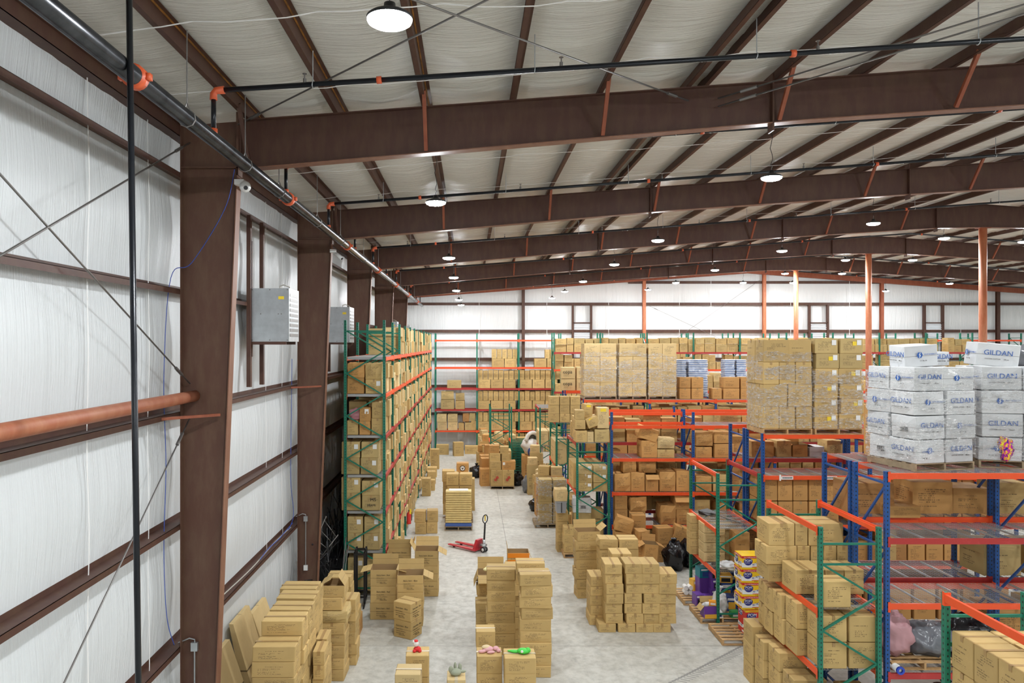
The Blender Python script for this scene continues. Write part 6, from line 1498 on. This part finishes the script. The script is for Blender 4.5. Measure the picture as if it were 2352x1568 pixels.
# cartons that show smaller than the three hundred largest join the stock
STOCKED = set("""top row carton, aisle end, of nine on the green rack top|top row carton, centre, of nine on the green rack top|top row carton, inner end, of nine on the green rack top|lower dark square carton, fourth from the blue end post|upper dark square carton, fifth from the blue end post|top white-labelled carton in the shelf rear stack of the household rack|lower kraft carton, fifth along the rack beside the three wrapped loads|third carton up in the pile behind the open-flap carton at the aisle edge|fourth carton up in the pile behind the open-flap carton at the aisle edge|bottom carton of the zigzag tower with an open lid at the blue rack corner|carton in the third layer, wall side of the piled pallet|carton in the top layer, rack side of the piled pallet|rear middle-tier carton, third from the aisle, top shelf in the clean carton rack|bottom row carton, blue post side, inside the low green rack|lower dark square carton, second from the blue end post|seventh carton up in the second wall-side pile of the heap under the side wall|fifth carton up in the pile behind the open-flap carton at the aisle edge|seventh carton up in the third wall-side pile of the heap under the side wall|eighth carton up in the third wall-side pile of the heap under the side wall|second carton up in the pallet edge stack lining the aisle edge|fourth white-labelled carton in the shelf rear stack of the household rack|second carton up in the zigzag tower with an open lid at the blue rack corner|carton in the top layer, wall side of the piled pallet|square carton, first from the aisle end, lowest shelf, corner blue rack|third tier carton at the aisle corner on the tumbled green rack top|middle row carton, aisle end, of nine on the green rack top|middle row carton, centre, of nine on the green rack top|bottom carton of the pallet edge stack lining the aisle edge|lower dark square carton, first from the blue end post|bottom white-labelled carton in the shelf rear stack of the household rack|second white-labelled carton in the shelf rear stack of the household rack|upper kraft carton, fifth along the rack beside the three wrapped loads|fifth carton up in the third aisle-side pile of the heap under the side wall|third white-labelled carton in the shelf rear stack of the household rack|lower carton of column by the wall, floor level, tall green rack end|sixth carton up in the third wall-side pile of the heap under the side wall|fourth carton up in the stack squeezed behind the leaning nine-high stack|single carton standing by the tall rack foot further along the aisle|middle row carton, inner end, of nine on the green rack top|lower dark square carton, fifth from the blue end post|square lower carton seen through the bare wire shelves|upper carton lettered copa, inner, above the nine-carton rack|upper carton of column on the aisle side, floor level, tall green rack end|sixth carton up in the second wall-side pile of the heap under the side wall|sixth carton up in the second pile behind the open-flap carton|seventh carton up in the stack squeezed behind the leaning nine-high stack|third carton up in the stack two rows behind the yellow shelves|narrow orange brown carton low in the floor heap|upper smoky wrapped carton on the household rack shelf|seventh carton up in the sixth wall-side pile of the heap under the side wall|eighth carton up in the sixth wall-side pile of the heap under the side wall|fifth carton up in the stack squeezed behind the leaning nine-high stack|sixth carton up in the stack squeezed behind the leaning nine-high stack|fifth carton up in the first of two towers beside the zigzag tower|sixth carton up in the second of two towers beside the zigzag tower|third carton up in the near twin stack behind the yellow shelves, rack side|top floor carton, front inner stack, in the clean carton rack|narrow yellow-taped carton between two squares on the tumbled green rack top|bottom carton of the grey bin stack lining the aisle edge|second carton up in the grey bin stack lining the aisle edge|bottom carton of the film-wrapped aisle load, rack column|square upper carton seen through the bare wire shelves|lower carton lettered copa, inner, above the nine-carton rack|bottom printed carton of the three-high stack behind the two turned cartons|lower smoky wrapped carton on the household rack shelf|orange brown carton on the floor behind the side wall heap|lower carton of column on the aisle side, floor level, tall green rack end|sixth carton up in the fourth aisle-side pile of the heap under the side wall|sixth carton up in the sixth wall-side pile of the heap under the side wall|third carton up in the stack squeezed behind the leaning nine-high stack|eighth carton up in the stack squeezed behind the leaning nine-high stack|carton in the third layer, rack side of the piled pallet|bulging carton, second from the aisle end, lowest shelf, corner blue rack|upper inner carton, second from the rear post, rack corner at the picture edge|third carton up in the grey bin stack lining the aisle edge|second carton up in the film-wrapped aisle load, rack column|eighth carton up in the fourth wall-side pile of the heap under the side wall|ninth carton up in the fourth wall-side pile of the heap under the side wall|fourth carton up in the fourth aisle-side pile of the heap under the side wall|ninth carton up in the fifth wall-side pile of the heap under the side wall|top carton of the sixth wall-side pile of the heap under the side wall|third carton up in the near twin stack behind the yellow shelves, wall side|second carton up in the low stack past the twin stacks|bottom layer carton, rear end face, of the first of three wrapped loads|second layer carton, rear end face, of the first of three wrapped loads|third layer carton, rear end face, of the first of three wrapped loads|top layer carton, rear end face, of the first of three wrapped loads|third carton up in the film-wrapped aisle load, rack column|fifth carton up in the fourth aisle-side pile of the heap under the side wall|top carton of the stack beside the opened-lid stack|carton beneath the carton with the red and white toy, second one down|top carton of the low stack past the twin stacks|bottom row carton, inner end, of nine on the green rack top|top carton of the inner stack lining the aisle edge|fifth carton up in the third wall-side pile of the heap under the side wall|bottom carton of the low end pile of the heap under the side wall|second carton up in the low end pile of the heap under the side wall|third carton up in the low end pile of the heap under the side wall|fourth carton up in the first of two towers beside the zigzag tower|seventh carton up in the fourth wall-side pile of the heap under the side wall|top carton of the low end pile of the heap under the side wall|second printed carton of the half hidden open stack against the tall rack|top carton of the stack under the orange-banded carton|top carton of the far wall-side stack behind the yellow shelves|leaning little carton in the middle on the tumbled green rack top|fifth carton up in the second wall-side pile of the heap under the side wall|fourth carton up in the third aisle-side pile of the heap under the side wall|fifth carton up in the fourth wall-side pile of the heap under the side wall|sixth carton up in the fourth wall-side pile of the heap under the side wall|fifth carton up in the fifth wall-side pile of the heap under the side wall|sixth carton up in the fifth wall-side pile of the heap under the side wall|seventh carton up in the fifth wall-side pile of the heap under the side wall|eighth carton up in the fifth wall-side pile of the heap under the side wall|fourth carton up in the sixth wall-side pile of the heap under the side wall|fifth carton up in the sixth wall-side pile of the heap under the side wall|fifth carton up in the second pile behind the open-flap carton|bottom carton of the rear aisle-centre stack with an opened lid|second carton up in the rear aisle-centre stack with an opened lid|third carton up in the rear aisle-centre stack with an opened lid|fourth carton up in the rear aisle-centre stack with an opened lid|fifth carton up in the stack beside the opened-lid stack|bottom carton of the low stack in front of the opened-lid stack|second carton up in the low stack in front of the opened-lid stack|carton beneath the small square carton by the eight-high stack, second one down|fourth carton up in the second of two towers beside the zigzag tower|fifth carton up in the second of two towers beside the zigzag tower|third carton up in the stack under the emblem carton|top carton of the stack under the emblem carton|third carton up in the far wall-side stack behind the yellow shelves|rear lower carton, second from the aisle, top shelf in the clean carton rack|rear lower carton, third from the aisle, top shelf in the clean carton rack|next to top floor carton, third stack, in the clean carton rack|top floor carton, front aisle stack, in the clean carton rack|lower aisle-side carton, second from the rear post, rack corner at the picture edge|upper aisle-side carton, fourth from the rear post, rack corner at the picture edge|upper inner carton, third from the rear post, rack corner at the picture edge|bottom carton of the inner stack lining the aisle edge|second carton up in the inner stack lining the aisle edge|low dotted carton at the near end of the household rack shelf""".split('|'))
def join_stock():
    gone = []
    for n, (o, w, d, h, tone, rz) in CARTONS.items():
        if o['label'] in STOCKED:
            mbox(o.location.x, o.location.y, o.location.z, w, d, h, tone, rz); gone += [o]+list(o.children_recursive)
    bpy.data.batch_remove(gone)
join_stock(); build_mass()
# ------------------------------------------------------------------ camera and view
cam = bpy.data.cameras.new('camera'); co = bpy.data.objects.new('camera', cam); C.objects.link(co)
co.location = (0, 0, H); co.rotation_euler = (PI/2, 0, 0)
cam.sensor_fit = 'HORIZONTAL'; cam.sensor_width = 36; cam.lens = 36*F/2352
cam.shift_x = (1176-CX)/2352; cam.shift_y = (CY-784)/2352; cam.clip_start = .05; cam.clip_end = 200
sc = bpy.context.scene; sc.camera = co
w = bpy.data.worlds.new('world'); sc.world = w; w.use_nodes = True
w.node_tree.nodes['Background'].inputs[0].default_value = (.8, .9, 1, 1); w.node_tree.nodes['Background'].inputs[1].default_value = .5
sc.view_settings.view_transform = 'Standard'; sc.view_settings.look = 'None'; sc.view_settings.gamma = 1; sc.view_settings.use_curve_mapping = False
sc.view_settings.exposure = EXPOSURE
sc.cycles.max_bounces = 8; sc.cycles.diffuse_bounces = 5; sc.cycles.glossy_bounces = 3; sc.cycles.transparent_max_bounces = 8
sc.cycles.sample_clamp_indirect = 8; sc.cycles.caustics_reflective = False; sc.cycles.caustics_refractive = False
sc.cycles.use_denoising = True
sc.cycles.use_adaptive_sampling = True; sc.cycles.adaptive_threshold = .02; sc.cycles.adaptive_min_samples = 24
